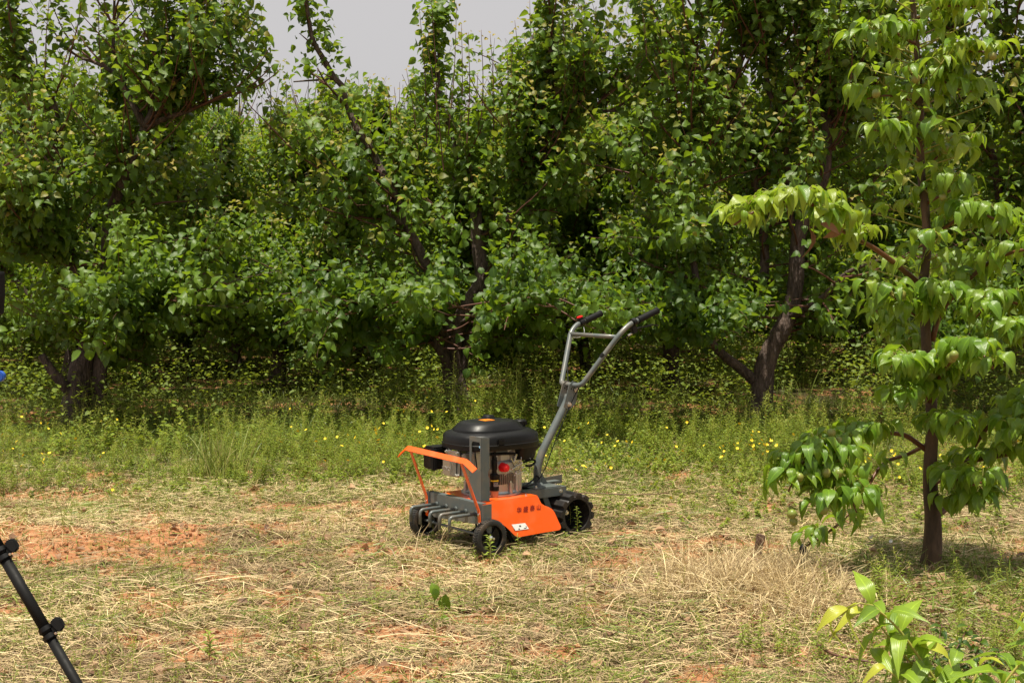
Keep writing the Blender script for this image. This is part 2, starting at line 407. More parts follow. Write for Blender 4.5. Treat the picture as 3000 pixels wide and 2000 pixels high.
# ------------------------------------------------------------------ orchard trees
SKYLINE = [(-400, -2000), (735, -2000), (745, 20), (790, 110), (830, 210), (870, 290), (905, 310), (1000, 300), (1060, 300), (1195, 290), (1235, 210), (1262, 60), (1330, 90), (1352, 130), (1480, 185), (1535, 165), (1575, 60), (1600, -2000), (2000, -2000), (2012, 110), (2040, 90), (2048, -2000), (3500, -2000)]
SX = [p[0] for p in SKYLINE]; SY = [p[1] for p in SKYLINE]
def tree_data(limbs, base, nsec, nsh, zlo, zhi, spread=1.0, lsize=.094, prune=True, seed=1, front=0.0, per=22, clear=(), thin=.42, floor=.42, traced=True, tall=()):
    """limbs: lists of points with radii. returns twig tubes, leaf arrays"""
    r = np.random.default_rng(seed); base = np.array(base)
    LP = []; LT = []
    for pts, r0, r1 in limbs:
        q, _ = catmull(pts, .06); q = np.array([tuple(a) for a in q]); t = norm(np.gradient(q, axis=0))
        LP.append(q); LT.append(t)
    LPa = np.concatenate(LP); LTa = np.concatenate(LT)
    ok = LPa[:, 2] > zlo
    LPb, LTb = LPa[ok], LTa[ok]
    tw = Tubes(); org = []; odir = []
    for k in range(nsec):
        i = r.integers(len(LPb)); i = max(i, r.integers(len(LPb))) if False else i; p = LPb[i].copy()
        out = p - base; out[2] = 0; az = r.random() * 2 * math.pi; rnd = np.array([math.cos(az), math.sin(az) , 0])
        hfrac = min(1, max(0, (p[2] - zlo) / (zhi - zlo)))
        d = norm(norm(out + 1e-3) * .4 + rnd * .9 + np.array([0, -front * (.15 + 1.5 * hfrac), 0]) + np.array([0, 0, -.16 + .86 * hfrac]) + LTb[i] * .25)
        L = (.5 + .85 * r.random()) * spread * (.74 + .08 * hfrac); n = 9; pts = [p]
        bend = .12 * r.random() - .02 + (.05 if hfrac > .4 else -.03)
        for s in range(n):
            d = norm(d + np.array([0, 0, bend]) + (r.random(3) - .5) * .22); p = p + d * L / n
            pts.append(p.copy()); org.append(p.copy()); odir.append(d.copy())
        if prune:
            pa = np.array(pts); px, py = project(pa); bad = np.where((py < np.interp(px, SX, SY)) & (np.arange(len(pa)) > 2))[0]
            if len(bad): pts = pts[:bad[0]]
        tw.add(pts, .011, .003, 5, cap=False)
    # limb points also carry shoots
    k = r.integers(0, len(LPb), int(len(org) * .45))
    org = np.concatenate([np.array(org), LPb[k]]); odir = np.concatenate([np.array(odir), LTb[k]])
    pos = []; D = []; Nn = []; sz = []; yg = []; sid = []; stubs = []
    for k in range(nsh):
        i = r.integers(len(org)); p = org[i].copy(); d0 = odir[i]
        hf = min(1, max(0, (p[2] - zlo) / (zhi - zlo)))
        if vn(p[0] * 1.0 + p[1] * .7, p[2], .42, seed) < .40 and r.random() < .75: continue
        up = .30 + 1.15 * hf
        out = p - base; out[2] = 0
        d = norm(d0 * .5 + norm(out + 1e-3) * .25 + np.array([0, 0, up]) + (r.random(3) - .5) * 1.25)
        L = (.2 + .6 * r.random() ** 1.6) * (1 + .5 * hf); n = max(4, int(per * L / .5)); pts = [p]
        step = L / n; phi = r.random() * 6.28
        vig = r.random()
        wood = .02 + .012 * r.random()
        for s in range(n):
            d = norm(d + np.array([0, 0, .05 * hf - .02]) + (r.random(3) - .5) * .12); p = p + d * step; pts.append(p.copy())
            phi += 2.4; a = norm(np.cross(d, [.3, .2, 1.])); b = np.cross(d, a)
            o = a * math.cos(phi) + b * math.sin(phi)
            t = s / n; tip = max(0, (t - .72) / .28)
            ld = norm(o * .8 + d * (.35 + .3 * tip) + np.array([0, 0, -.55 + .5 * tip]) + (r.random(3) - .5) * .7)
            ln = o * -.2 + np.array([.0, -.22, .8]) + (r.random(3) - .5) * 1.3
            pos.append(p + norm(o * .8 + d * .5) * wood * (1 + r.random())); D.append(ld); Nn.append(ln)
            sid.append(len(stubs)); sz.append(lsize * (.5 + .65 * r.random()) * (1 - .6 * tip)); yg.append((tip ** 1.3) * (.4 + .6 * vig) * (hf > .25) * .75)
        stubs.append(pts[::3] + [pts[-1]])
    forced = []
    for pts in tall:
        q, _ = catmull(pts, .03); n = len(q); phi = r.random() * 6; tw.add(q[::2] + [q[-1]], .006, .0015, 4, cap=False)
        for j in range(2, n):
            t = j / n; phi += 2.4 + r.normal(0, .3); o = np.array([math.cos(phi), math.sin(phi), 0.])
            if r.random() < .25: continue
            for rep_ in range(1 + int(r.random() < .7 * (1 - t))):
                forced.append(len(pos)); sid.append(-1); pos.append(np.array(tuple(q[j])) + o * (.02 + .05 * r.random() * (1 - t)) + np.array([0, 0, .01])); D.append(norm(o * .9 + np.array([0, 0, .35 * t - .4 * (1 - t)]) + (r.random(3) - .5) * .6))
                Nn.append(np.array([0, -.3, .8]) + (r.random(3) - .5) * 1.3); sz.append(lsize * (.95 - .62 * t) * (.7 + .4 * r.random())); yg.append(max(0, (t - .55) / .45) * .8)
    sid = [k if k >= 0 else nsh for k in sid]; nsh += 1
    pos, D, Nn, sz, yg = map(np.array, (pos, D, Nn, sz, yg))
    keep = (pos[:, 2] > max(floor, zlo * .62) + .25 * r.random(len(pos)) ** 2 + .75 * np.clip(vn(pos[:, 0], pos[:, 1], .8, seed + 3) - .42, 0, 1)) & (pos[:, 2] < zhi + .8)
    if prune:
        px, py = project(pos); sky = np.interp(px, SX, SY) + 170 * (vn(px, pos[:, 1] * 40, 34, 8) - .5)
        # the crown stays inside its skyline except close to the tall limbs
        hi = LPa[LPa[:, 2] > 2.2]
        near = np.full(len(pos), 9.)
        for c in range(0, len(hi), 3): near = np.minimum(near, np.linalg.norm(pos - hi[c], axis=1))
        keep &= (py > sky + (r.random(len(pos)) - .5) * 60) | ((near < .14) & traced) | ((near < .24) & (r.random(len(pos)) < .4) & traced)
    # the thick limbs shade out their own leaves: little grows right around them
    for c_ in clear:
        pts, r0, r1 = limbs[c_]
        q, _ = catmull(pts, .08); q = np.array([tuple(a) for a in q]); rr = np.linspace(r0, r1, len(q)) + .065
        for c, w_ in zip(q, rr):
            if c[2] < (1.3 if c_ else .3): continue
            hit = (np.hypot(pos[:, 0] - c[0], (pos[:, 2] - c[2])) < w_) & (pos[:, 1] < c[1] + .05)
            keep &= ~(hit & (r.random(len(pos)) < .74))
    hf = np.clip((pos[:, 2] - 2.2) / 1.5, 0, 1); keep &= r.random(len(pos)) > thin * hf
    if forced: keep[forced] = True
    sid = np.array(sid); kept = np.bincount(sid[keep], minlength=nsh) / np.maximum(1, np.bincount(sid, minlength=nsh))
    tips = np.zeros(0)
    for k in range(nsh):
        if k < len(stubs) and kept[k] > .6: tw.add(stubs[k], .0035, .0012, 3, cap=False)
    return tw, pos[keep], D[keep], Nn[keep], sz[keep], yg[keep]
VAR_A = leaf_variants('leaf', T_A, [(.05, 0), (.3, 0), (.6, 0), (.95, 0), (.5, .5)], M['leafa'])
def tints(n, pos, seed=0):
    g = vn(pos[:, 0] + pos[:, 1] * .3, pos[:, 2], .45, seed)
    return np.clip(.1 + .55 * g + .45 * (rng.random(n) - .4), 0, 1)
def build_tree(name, label, limbs, base, nsec, nsh, seed, group=None, singles=300, cat='tree', **kw):
    root = empty(name, (base[0], base[1], 0)); tag(root, label, cat, group)
    off = Matrix.Translation(root.location)
    for k, (pts, r0, r1) in enumerate(limbs):
        t = Tubes(); q, _ = catmull(pts, .05)
        t.add([p - root.location for p in q], r0, r1, 14 if r0 > .05 else 8, .10 if r0 > .05 else .07, flare=.05 if k == 0 else 0)
        link('trunk' if k == 0 else 'limb', t.mesh('limb', M['bark']), root)
    tw, pos, D, Nn, sz, yg = tree_data(limbs, (base[0], base[1], 0), nsec, nsh, seed=seed, **kw)
    o = link('twigs', tw.mesh('twigs', M['twig']), root); o.location = -root.location; tag(o, kind='stuff')
    ti = tints(len(pos), pos, seed)
    if singles:
        px, py = project(pos); vis = (px > 10) & (px < 2990) & (py > 10) & (py < 1300)
        sc = np.where(vis, sz / pos[:, 1], -1); pick = np.argsort(-sc)[:singles]
        m = np.zeros(len(pos), bool); m[pick] = True
        leaf_objects(root, VAR_A, len(T_A), pos[m], D[m], Nn[m], sz[m], ti[m], yg[m], off)
        m = ~m
    else: m = np.ones(len(pos), bool)
    o = link('crown', leaves_mesh('crown', T_A, pos[m], D[m], Nn[m], sz[m], ti[m], yg[m], M['leafa']), root); o.location = -root.location; tag(o, kind='stuff')
    return root
def PL(d, *pp):   # traced limb: (px, py, depth offset)
    return [P(a, b, d + (c[0] if c else 0)) for a, b, *c in pp]

dA = 11.7
limbsA = [
 (PL(dA, (222, 1262), (222, 1200), (226, 1140), (236, 1080, .05), (255, 1030, .1)), .125, .085),
 (PL(dA, (215, 1160), (185, 1125, -.1), (152, 1085, -.1), (120, 1040, -.1)), .055, .03),
 (PL(dA, (285, 1240, .15), (288, 1150, .1), (292, 1080, .1), (305, 1000, .15), (310, 834, .2), (318, 650, .2), (353, 549, .1), (379, 482), (425, 375)), .075, .036),
 (PL(dA, (255, 1030, .1), (241, 879), (237, 811), (210, 767), (192, 700, -.1), (178, 670, -.1), (174, 491, -.15), (165, 402, -.15), (150, 300, -.1), (89, 241), (50, 134), (30, 20), (20, -120)), .07, .018),
 (PL(dA, (425, 375), (460, 303), (466, 223), (491, 170), (527, 107), (580, 0), (610, -110)), .042, .014),
 (PL(dA, (425, 375), (393, 312), (366, 259, .1), (344, 223, .15), (286, 187, .2), (241, 172, .25)), .034, .013),
 (PL(dA, (425, 375), (491, 344, -.1), (540, 330, -.15), (625, 295, -.25), (692, 275, -.35)), .028, .010),
 (PL(dA, (330, 180, .15), (333, 100, .15), (335, 0, .15), (338, -100, .15)), .016, .008),
 (PL(dA, (255, 1030, .1), (330, 960, -.2), (420, 905, -.5), (520, 850, -.8), (600, 800, -.9)), .04, .012),
 (PL(dA, (215, 780, 0), (120, 690, -.4), (60, 600, -.6), (-40, 540, -.8)), .035, .012)]
build_tree('apricot_tree', 'leafy apricot tree at far left, trunk forked low behind the red soil patch', limbsA, G(222, 1245)[:2] if False else P(222, 1262, dA)[:2], 140, 1500, 11,
           'fruit trees of the front orchard row', zlo=.62, zhi=4.3, front=.25, thin=.55, clear=(0, 2, 4, 5, 6),
           tall=[PL(dA, (a, b), ((a + e) / 2 - 5, (b + f) / 2), (e, f)) for a, b, e, f in ((640, 330, 655, 60), (700, 340, 720, 150), (560, 300, 570, 20), (480, 250, 470, -40), (420, 260, 440, -60), (300, 260, 290, -60), (130, 280, 150, -60), (610, 300, 612, 100))])
dB = 12.0
limbsB = [
 (PL(dB, (1338, 1245), (1337, 1169), (1330, 1102), (1326, 1040), (1345, 950), (1385, 870), (1411, 814), (1400, 720), (1395, 620)), .10, .05),
 (PL(dB, (1325, 1100), (1305, 1055, -.1), (1286, 1021, -.15), (1255, 985, -.2), (1200, 960, -.4)), .05, .02),
 (PL(dB, (1340, 1110), (1356, 1075), (1366, 1012), (1385, 960, .1), (1440, 900, .2), (1520, 830, .3)), .045, .022),
 (PL(dB, (1325, 1000), (1290, 870), (1250, 780, -.05), (1228, 730, -.1), (1192, 661, -.1), (1179, 625, -.1), (1150, 560, -.1), (1112, 491), (1085, 437), (1045, 379), (1018, 312), (1000, 250), (982, 232), (951, 179), (915, 112), (897, 0), (888, -100)), .052, .014),
 (PL(dB, (1192, 661, -.1), (1143, 634, -.2), (1103, 589, -.3), (1027, 536, -.4), (960, 500, -.5)), .032, .012),
 (PL(dB, (1400, 720), (1460, 660), (1522, 600), (1545, 520), (1558, 464), (1576, 415), (1576, 312), (1603, 214), (1616, 112), (1612, 0), (1608, -110)), .05, .016),
 (PL(dB, (1576, 415), (1640, 370, -.1), (1720, 330, -.2), (1810, 325, -.3)), .022, .010),
 (PL(dB, (1395, 620), (1370, 520, .2), (1330, 420, .3), (1290, 280, .3), (1285, 150, .3), (1283, 60, .3)), .032, .008),
 (PL(dB, (982, 232), (930, 235), (860, 240, -.1)), .012, .006),
 (PL(dB, (1018, 312), (960, 250, -.3), (930, 200, -.4)), .014, .006),
 (PL(dB, (1326, 1000), (1240, 930, -.4), (1130, 900, -.8), (1020, 900, -1.0)), .035, .012),
 (PL(dB, (1345, 950), (1440, 900, -.6), (1530, 870, -1.0), (1600, 870, -1.2)), .03, .010)]
build_tree('apricot_tree', 'apricot tree directly behind the orange machine with one tall dark limb leaning left', limbsB, P(1338, 1245, dB)[:2], 150, 1650, 12,
           'fruit trees of the front orchard row', zlo=.62, zhi=3.9, front=.28, thin=.5, clear=(0, 3),
           tall=[PL(dB, (a, b, c), ((a + e) / 2 + 6, (b + f) / 2, c), (e, f, c)) for a, b, e, f, c in ((1280, 420, 1262, -20, .1), (1250, 430, 1228, 20, .2), (1310, 430, 1338, 10, 0), (1345, 440, 1352, 70, .2), (1368, 420, 1372, 95, -.1), (1408, 400, 1410, 88, .1), (1445, 420, 1436, 100, 0),
               (1480, 400, 1485, 135, -.1), (1225, 470, 1190, 200, .1), (1300, 500, 1245, 95, -.2), (1140, 430, 1136, 258, .1), (1158, 430, 1155, 255, .2), (1070, 440, 1098, 300, 0), (1545, 420, 1552, 0, .2), (1530, 380, 1508, 60, .1), (790, 420, 786, 175, 0), (830, 430, 838, 240, .1), (890, 440, 880, 290, .1), (1010, 450, 1085, 225, -.1), (1640, 300, 1660, -60, .1), (1700, 300, 1690, -60, .2))])
dC = 11.5
limbsC = [
 (PL(dC, (2195, 1300), (2205, 1260), (2223, 1200), (2232, 1146), (2240, 1079), (2262, 1020), (2286, 977), (2321, 901), (2335, 789), (2338, 700), (2370, 600), (2411, 520), (2420, 446), (2424, 348)), .088, .042),
 (PL(dC, (2226, 1140), (2205, 1110), (2165, 1075, -.05), (2125, 1044, -.1), (2089, 1010, -.2), (2050, 970, -.3), (1990, 940, -.6)), .048, .022),
 (PL(dC, (2338, 700), (2318, 640, .1), (2312, 549, .1), (2308, 473, .1), (2290, 380, .1), (2250, 250, .1), (2240, 120, .1), (2235, -60, .1)), .035, .012),
 (PL(dC, (2424, 348), (2464, 295), (2504, 223), (2553, 152), (2560, 60), (2575, -80)), .04, .014),
 (PL(dC, (2424, 348), (2393, 303), (2380, 200, .1), (2360, 60, .1), (2350, -70, .1)), .028, .012),
 (PL(dC, (2232, 900, .2), (2240, 720, .3), (2215, 560, .3), (2196, 446, .2), (2147, 370, .2), (2116, 303, .2), (2156, 230, .2), (2178, 98, .2), (2138, 58, .2), (2094, 4, .2), (2080, -90, .2)), .045, .012),
 (PL(dC, (2050, 970, -.3), (2040, 820, -.3), (2010, 640, -.2), (2030, 450, -.1), (2060, 300), (2040, 140), (2080, 20), (2100, -60)), .032, .009),
 (PL(dC, (2180, 98, .2), (2220, 60, .1), (2280, -60, 0)), .018, .008),
 (PL(dC, (2310, 930), (2400, 880, -.4), (2480, 800, -.6), (2580, 760, -.7)), .035, .012)]
build_tree('apricot_tree', 'apricot tree right of the handlebars with a sunlit forked trunk and left limb', limbsC, P(2195, 1300, dC)[:2], 150, 1550, 13,
           'fruit trees of the front orchard row', zlo=.72, zhi=4.3, front=.35, clear=(0,), thin=.6)
dD = 12.2
limbsD = [
 (PL(dD, (3060, 1240), (3050, 1120), (3040, 1000), (3010, 920), (2985, 880)), .11, .07),
 (PL(dD, (3000, 900), (2960, 780, .1), (2935, 640, .1), (2910, 464), (2870, 380), (2839, 300), (2800, 180), (2790, -60)), .05, .014),
 (PL(dD, (3040, 1000), (3080, 800), (3060, 560), (3000, 330), (2960, 150), (2940, -60)), .055, .014),
 (PL(dD, (2985, 880), (2900, 960, -.5), (2800, 1000, -.8), (2700, 1010, -.9)), .04, .012),
 (PL(dD, (3010, 920), (3100, 700, -.4), (3180, 500, -.6), (3160, 250, -.5), (3170, 0, -.4)), .05, .012)]
build_tree('apricot_tree', 'apricot tree half hidden behind the young pear tree at the right edge', limbsD, P(3060, 1240, dD)[:2], 110, 1300, 14,
           'fruit trees of the front orchard row', zlo=.7, zhi=4.2, front=.3, thin=.6)
# a generic orchard tree for places where the photo hides the wood
def generic_limbs(x, y, h, seed, rad=.09):
    r = random.Random(seed); L = []
    zf = .6 + .3 * r.random(); b = Vector((x, y, -.03)); f = Vector((x + r.uniform(-.08, .08), y + r.uniform(-.08, .08), zf))
    L.append(([b, b.lerp(f, .5) + Vector((r.uniform(-.04, .04), 0, 0)), f], rad, rad * .8))
    n = r.choice((4, 5))
    for k in range(n):
        az = 6.283 * (k + r.random() * .6) / n; p = f.copy(); d = Vector((math.cos(az) * .75, math.sin(az) * .75, .75)); pts = [p.copy()]
        for s in range(6):
            d = (d + Vector((r.uniform(-.2, .2), r.uniform(-.2, .2), .16))).normalized(); p = p + d * ((h - zf) / 5.2); pts.append(p.copy())
        L.append((pts, rad * .6, .012))
    return L
# gap between tree A and tree B, and the one right of B, stand a little behind
for (px, d, h, sd, lab) in ((810, 14.6, 3.0, 21, 'smaller apricot tree with a straight grey trunk between the two nearest left trunks'),
                            (1964, 14.4, 3.7, 22, 'tall apricot tree behind the handlebar grips, trunk hidden in deep shade')):
    x = (px - 1500) / FPX * d
    build_tree('apricot_tree', lab, generic_limbs(x, d, h, sd), (x, d), 120, 1500, sd, 'fruit trees of the second orchard row', singles=60, floor=.3, zlo=.42, zhi=h, traced=False, spread=1.0, front=.1)
# crowns further back: three trees are built, the others are copies that share their meshes
protos = []
for k, h in enumerate((3.3, 4.1)):
    root = empty('apricot_tree', (0, 0, 0)); lim = generic_limbs(0, 0, h, 40 + k)
    for j, (pts, r0, r1) in enumerate(lim):
        t = Tubes(); q, _ = catmull(pts, .12); t.add(q, r0, r1, 8, .08); link('trunk' if j == 0 else 'limb', t.mesh('limb', M['bark']), root)
    tw, pos, D, Nn, sz, yg = tree_data(lim, (0, 0, 0), 130, 1450, .30, h - .4, seed=60 + k, prune=False, floor=.22, lsize=.105, spread=1.15)
    tag(link('twigs', tw.mesh('twigs', M['twig']), root), kind='stuff')
    tag(link('crown', leaves_mesh('crown', T_ALO, pos, D, Nn, sz, tints(len(pos), pos, k), yg, M['leafa']), root), kind='stuff')
    protos.append(root)
def copy_tree(o, parent=None):
    c = o.copy(); COL.objects.link(c)
    if parent: c.parent = parent
    for ch in o.children: copy_tree(ch, c)
    return c
spots = []
for row, d in enumerate((14.6, 16.4, 18.4, 20.8, 23.4, 26.5, 30, 35)):
    n = int(d * .74 / 2 / 1.05) + 2
    for k in range(-n, n + 1):
        x = k * (2.1 if row else 2.4) + random.uniform(-.3, .3) + (1.05 if row % 2 else 0)
        if row == 0 and (abs(x + 2.48) < 1.1 or abs(x - 1.67) < 1.1): continue
        if abs(x) > d * .40 + 1.5: continue
        spots.append((x, d + random.uniform(-.4, .4), row))
used = [0, 0]
for (x, d, row) in spots:
    px = 1500 + x / d * FPX; gap = 600 < px < 1650
    k = 0 if gap else random.choice((0, 1, 1)); hmax = CH + (760 - 330) / FPX * d
    sc = (random.uniform(.9, 1.0) * min(1.25, hmax / 3.75)) if gap else random.uniform(.70, .86) * (1.12 if k == 0 else 1)
    o = protos[k] if not used[k] else copy_tree(protos[k]); used[k] = 1
    o.location = (x, d, 0); o.rotation_euler = (0, 0, random.uniform(0, 6.28)); o.scale = (sc, sc, sc)
    tag(o, 'dense apricot tree deep in the orchard behind the nearer rows, mostly hidden by leaves', 'tree', 'fruit trees of the rear orchard rows')

# ------------------------------------------------------------------ young pear tree on the right
dP = 6.25
pear = empty('pear_tree', P(2725, 1668, dP)); pear.location.z = 0
tag(pear, 'young pear tree on the right with broad bright leaves and small green pears', 'tree')
POFF = Matrix.Translation(pear.location)
trunk = PL(dP, (2718, 1690), (2725, 1640), (2728, 1500), (2728, 1370), (2728, 1236), (2723, 1130), (2717, 990), (2712, 900), (2703, 834), (2712, 745), (2712, 650), (2710, 580), (2700, 480), (2692, 402), (2692, 268), (2688, 134), (2676, 30), (2660, -90))
branches = [
 (PL(dP, (2716, 1320), (2690, 1300), (2647, 1273, -.1), (2580, 1268, -.2), (2522, 1272, -.25), (2470, 1290, -.3), (2430, 1340, -.35), (2380, 1400, -.4), (2330, 1420, -.4)), .013, .005),
 (PL(dP, (2470, 1290, -.3), (2450, 1360, -.4), (2430, 1440, -.45), (2400, 1500, -.5)), .008, .004),
 (PL(dP, (2720, 1300), (2660, 1330, .1), (2584, 1361, .1), (2518, 1466), (2450, 1540, -.05), (2363, 1598, -.1)), .010, .005),
 (PL(dP, (2735, 1515), (2770, 1490, .05), (2795, 1450, .1), (2808, 1365, .1), (2861, 1347), (3000, 1320, -.2), (3080, 1290, -.3)), .016, .008),
 (PL(dP, (2808, 1365, .1), (2842, 1325, .1), (2879, 1271), (2928, 1213), (2995, 1173), (3060, 1150, -.1)), .012, .006),
 (PL(dP, (2730, 1000), (2740, 960), (2759, 910), (2799, 860), (2848, 810, -.1), (2875, 785, -.1), (2937, 749, -.2), (3000, 731, -.3), (3060, 720, -.3)), .014, .006),
 (PL(dP, (2705, 850), (2679, 820), (2620, 770, -.15), (2553, 722, -.25), (2509, 700, -.35), (2440, 655, -.45), (2380, 600, -.5), (2300, 590, -.55), (2210, 620, -.6), (2150, 660, -.6)), .014, .005),
 (PL(dP, (2722, 1180), (2690, 1100, -.2), (2640, 1060, -.35), (2600, 1080, -.45)), .009, .005),
 (PL(dP, (2724, 1180), (2760, 1090, -.25), (2810, 1040, -.4), (2870, 1030, -.5), (2910, 1080, -.55)), .010, .005),
 (PL(dP, (2720, 1060), (2660, 1000, .2), (2600, 950, .25), (2560, 900, .25)), .010, .005),
 (PL(dP, (2692, 420), (2620, 400, -.1), (2560, 380, -.15)), .007, .004),
 (PL(dP, (2700, 500), (2760, 450, .1), (2820, 420, .1)), .007, .004),
 (PL(dP, (2690, 230), (2760, 190, -.1), (2840, 150, -.15), (2920, 160, -.2)), .008, .004),
 (PL(dP, (2688, 134), (2600, 90, -.1), (2540, 120, -.15)), .008, .004),
 (PL(dP, (2680, 60), (2760, 20, -.1), (2860, 20, -.15)), .007, .004),
 (PL(dP, (2690, 300), (2600, 280, 0), (2540, 290, 0)), .006, .004),
 (PL(dP, (2712, 700), (2780, 660, -.1), (2840, 620, -.15), (2910, 640, -.2), (2960, 690, -.2)), .010, .004),
 (PL(dP, (2710, 600), (2780, 560, -.1), (2820, 540, -.1)), .007, .004),
 (PL(dP, (2690, 160), (2780, 250, -.1), (2860, 270, -.1)), .006, .003),
 (PL(dP, (2728, 1420), (2790, 1400, -.2), (2850, 1420, -.3), (2900, 1400, -.35)), .008, .004),
 (PL(dP, (2722, 1240), (2760, 1260, -.2), (2800, 1240, -.3)), .006, .003),
 (PL(dP, (2722, 1120), (2680, 1150, -.2), (2620, 1170, -.3)), .006, .003),
 (PL(dP, (2712, 880), (2760, 850, -.2), (2810, 880, -.25)), .006, .003),
 (PL(dP, (2715, 950), (2650, 900, -.15), (2600, 850, -.2)), .006, .003),
 (PL(dP, (2745, 1450), (2790, 1480, -.1), (2850, 1470, -.2), (2900, 1440, -.25)), .007, .004),
 (PL(dP, (2470, 1290, -.3), (2400, 1310, -.4), (2340, 1370, -.45), (2310, 1440, -.5)), .008, .004),
 (PL(dP, (2430, 1400, -.4), (2480, 1440, -.45), (2510, 1500, -.45)), .006, .003),
 (PL(dP, (3060, 930, .0), (2980, 890, -.2), (2910, 880, -.3), (2860, 930, -.3)), .009, .004),
 (PL(dP, (3080, 1020, -.1), (3000, 990, -.3), (2940, 960, -.4)), .009, .004),
 (PL(dP, (3090, 1130, 0), (3020, 1230, -.2), (2950, 1290, -.3)), .009, .004)]
t = Tubes(); q, _ = catmull(trunk, .05); L_ = pear.location
t.add([p - L_ + Vector((.006 * math.sin(i * .55), .004 * math.cos(i * .8), 0)) for i, p in enumerate(q)], .030, .011, 14, .10, flare=.022); link('trunk', t.mesh('trunk', M['barkp']), pear)
for pts, r0, r1 in branches:
    t = Tubes(); q, _ = catmull(pts, .04); t.add([p - L_ for p in q], r0, r1, 8, .05); link('branch', t.mesh('branch', M['twigp']), pear)
r = np.random.default_rng(5)
pos = []; D = []; Nn = []; sz = []; yg = []; fr = []
pet = Tubes()
def spur(p, out, n, size=.100, droop=.75, young=0., fruit=0):
    p = np.array(tuple(p)); a0 = r.random() * 6.28
    for k in range(n):
        a = a0 + k * 2.4; o = np.array([math.cos(a), math.sin(a), 0.])
        o = norm(o + np.array(tuple(out)) * .5)
        pl = .03 + .03 * r.random()
        e = p + norm(o + np.array([0, 0, .5 + .4 * r.random()])) * pl
        pet.add([p, (p + e) / 2 + np.array([0, 0, .006]), e], .0012, .001, 3, cap=False)
        dr = droop * (.4 + .9 * r.random())
        ld = norm(o * .8 + np.array([0, 0, -dr]) + (r.random(3) - .5) * .75)
        ln = o * .5 + np.array([0, -.12, .8]) + (r.random(3) - .5) * .9
        pos.append(e); D.append(ld); Nn.append(ln); sz.append(size * (.62 + .5 * r.random())); yg.append(young * r.random())
    for k in range(fruit):
        a = r.random() * 6.28; e = p + np.array([math.cos(a) * .03, math.sin(a) * .03 - .02, -.01 - .03 * r.random()])
        pet.add([p, (p + e) / 2 + np.array([0, 0, .008]), e + np.array([0, 0, .015])], .0014, .0012, 3, cap=False); fr.append(e)
dens = {0: .016, 1: .015, 2: .07, 3: .035, 4: .03, 5: .032, 6: .0145, 7: .014, 8: .013, 9: .014, 16: .016, 20: .016, 21: .016, 22: .015}
for k, (pts, r0, r1) in enumerate(branches):
    st = dens.get(k, .0145)
    if not st: continue
    q, _ = catmull(pts, .01); acc = 0; total = len(q)
    for j in range(1, total):
        acc += (q[j] - q[j - 1]).length
        fr_ = j / total
        if acc > st and fr_ > (.42 if k in (0, 6) else .3 if k in (5, 4, 3) else .25):
            acc = 0; az = r.random() * 6.28; dirv = (math.cos(az), math.sin(az), .2)
            base = np.array(tuple(q[j])) + np.array([dirv[0], dirv[1], .5]) * (.015 + .045 * r.random())
            spur(base, dirv, int(r.integers(4, 8)), droop=.85, young=(.5 if k in (6, 12, 14) else .15), fruit=int(k in (0, 1, 8) and r.random() < .10))
q, _ = catmull(trunk[7:], .01); acc = 0
for j in range(1, len(q)):
    acc += (q[j] - q[j - 1]).length
    if acc > .0125:
        acc = 0; az = r.random() * 6.28; dv = (math.cos(az), math.sin(az), .3)
        b0 = np.array(tuple(q[j])); b1 = b0 + np.array(dv) * (.05 + .30 * r.random() ** 1.3); pet.add([b0, b1], .004, .002, 4, cap=False)
        spur(b1, dv, int(r.integers(3, 7)), droop=.8, young=.25, fruit=int(r.random() < .05))
pos, D, Nn, sz, yg = map(np.array, (pos, D, Nn, sz, yg))
ti = np.clip(.25 + .6 * rng.random(len(pos)) + .3 * (vn(pos[:, 0], pos[:, 2], .3, 3) - .5), 0, 1)
px, py = project(pos); vis = (px > -20) & (px < 3020) & (py > -20) & (py < 2000)
pick = np.argsort(-np.where(vis, sz / pos[:, 1], -1))[:300]; m = np.zeros(len(pos), bool); m[pick] = True
VAR_P = leaf_variants('leaf', T_P, [(.1, 0), (.4, 0), (.7, 0), (1., 0), (.8, .4)], M['leafp'])
leaf_objects(pear, VAR_P, len(T_P), pos[m], D[m], Nn[m], sz[m], ti[m], yg[m], POFF)
if (~m).any():
    o = link('crown', leaves_mesh('crown', T_P, pos[~m], D[~m], Nn[~m], sz[~m], ti[~m], yg[~m], M['leafp']), pear); o.location = -L_; tag(o, kind='stuff')
o = link('leaf_stalks', pet.mesh('leaf_stalks', M['stemg']), pear); o.location = -L_; tag(o, kind='stuff')
def lathe_mesh(name, prof, seg, mat):
    V = []; F = []
    for (rr, z) in prof:
        for k in range(seg):
            a = 2 * math.pi * k / seg; V.append((rr * math.cos(a), rr * math.sin(a), z))
    for j in range(len(prof) - 1):
        for k in range(seg): F.append((j * seg + k, j * seg + (k + 1) % seg, (j + 1) * seg + (k + 1) % seg, (j + 1) * seg + k))
    return bulk_mesh(name, V, F, None, mat)
fm = lathe_mesh('pear', [(.0005, -.0195), (.003, -.018), (.004, -.0195), (.010, -.018), (.017, -.010), (.0195, 0), (.0175, .010), (.011, .0175), (.004, .0195), (.0005, .018)], 12, M['fruit'])
extra = [P(a, b, dP + c) for a, b, c in ((2436, 1268, -.42), (2438, 1290, -.44), (2458, 1291, -.4), (2420, 1384, -.5), (2343, 1397, -.52), (2335, 1392, -.5), (2420, 1470, -.55), (2413, 1493, -.57), (2320, 1505, -.55), (2318, 1495, -.5), (2325, 1527, -.5), (2795, 1040, -.62), (2788, 1048, -.6), (2632, 862, -.2), (2642, 864, -.22), (2567, 275, -.2), (2907, 165, -.3), (2770, 438, -.05), (2762, 578, -.15))]
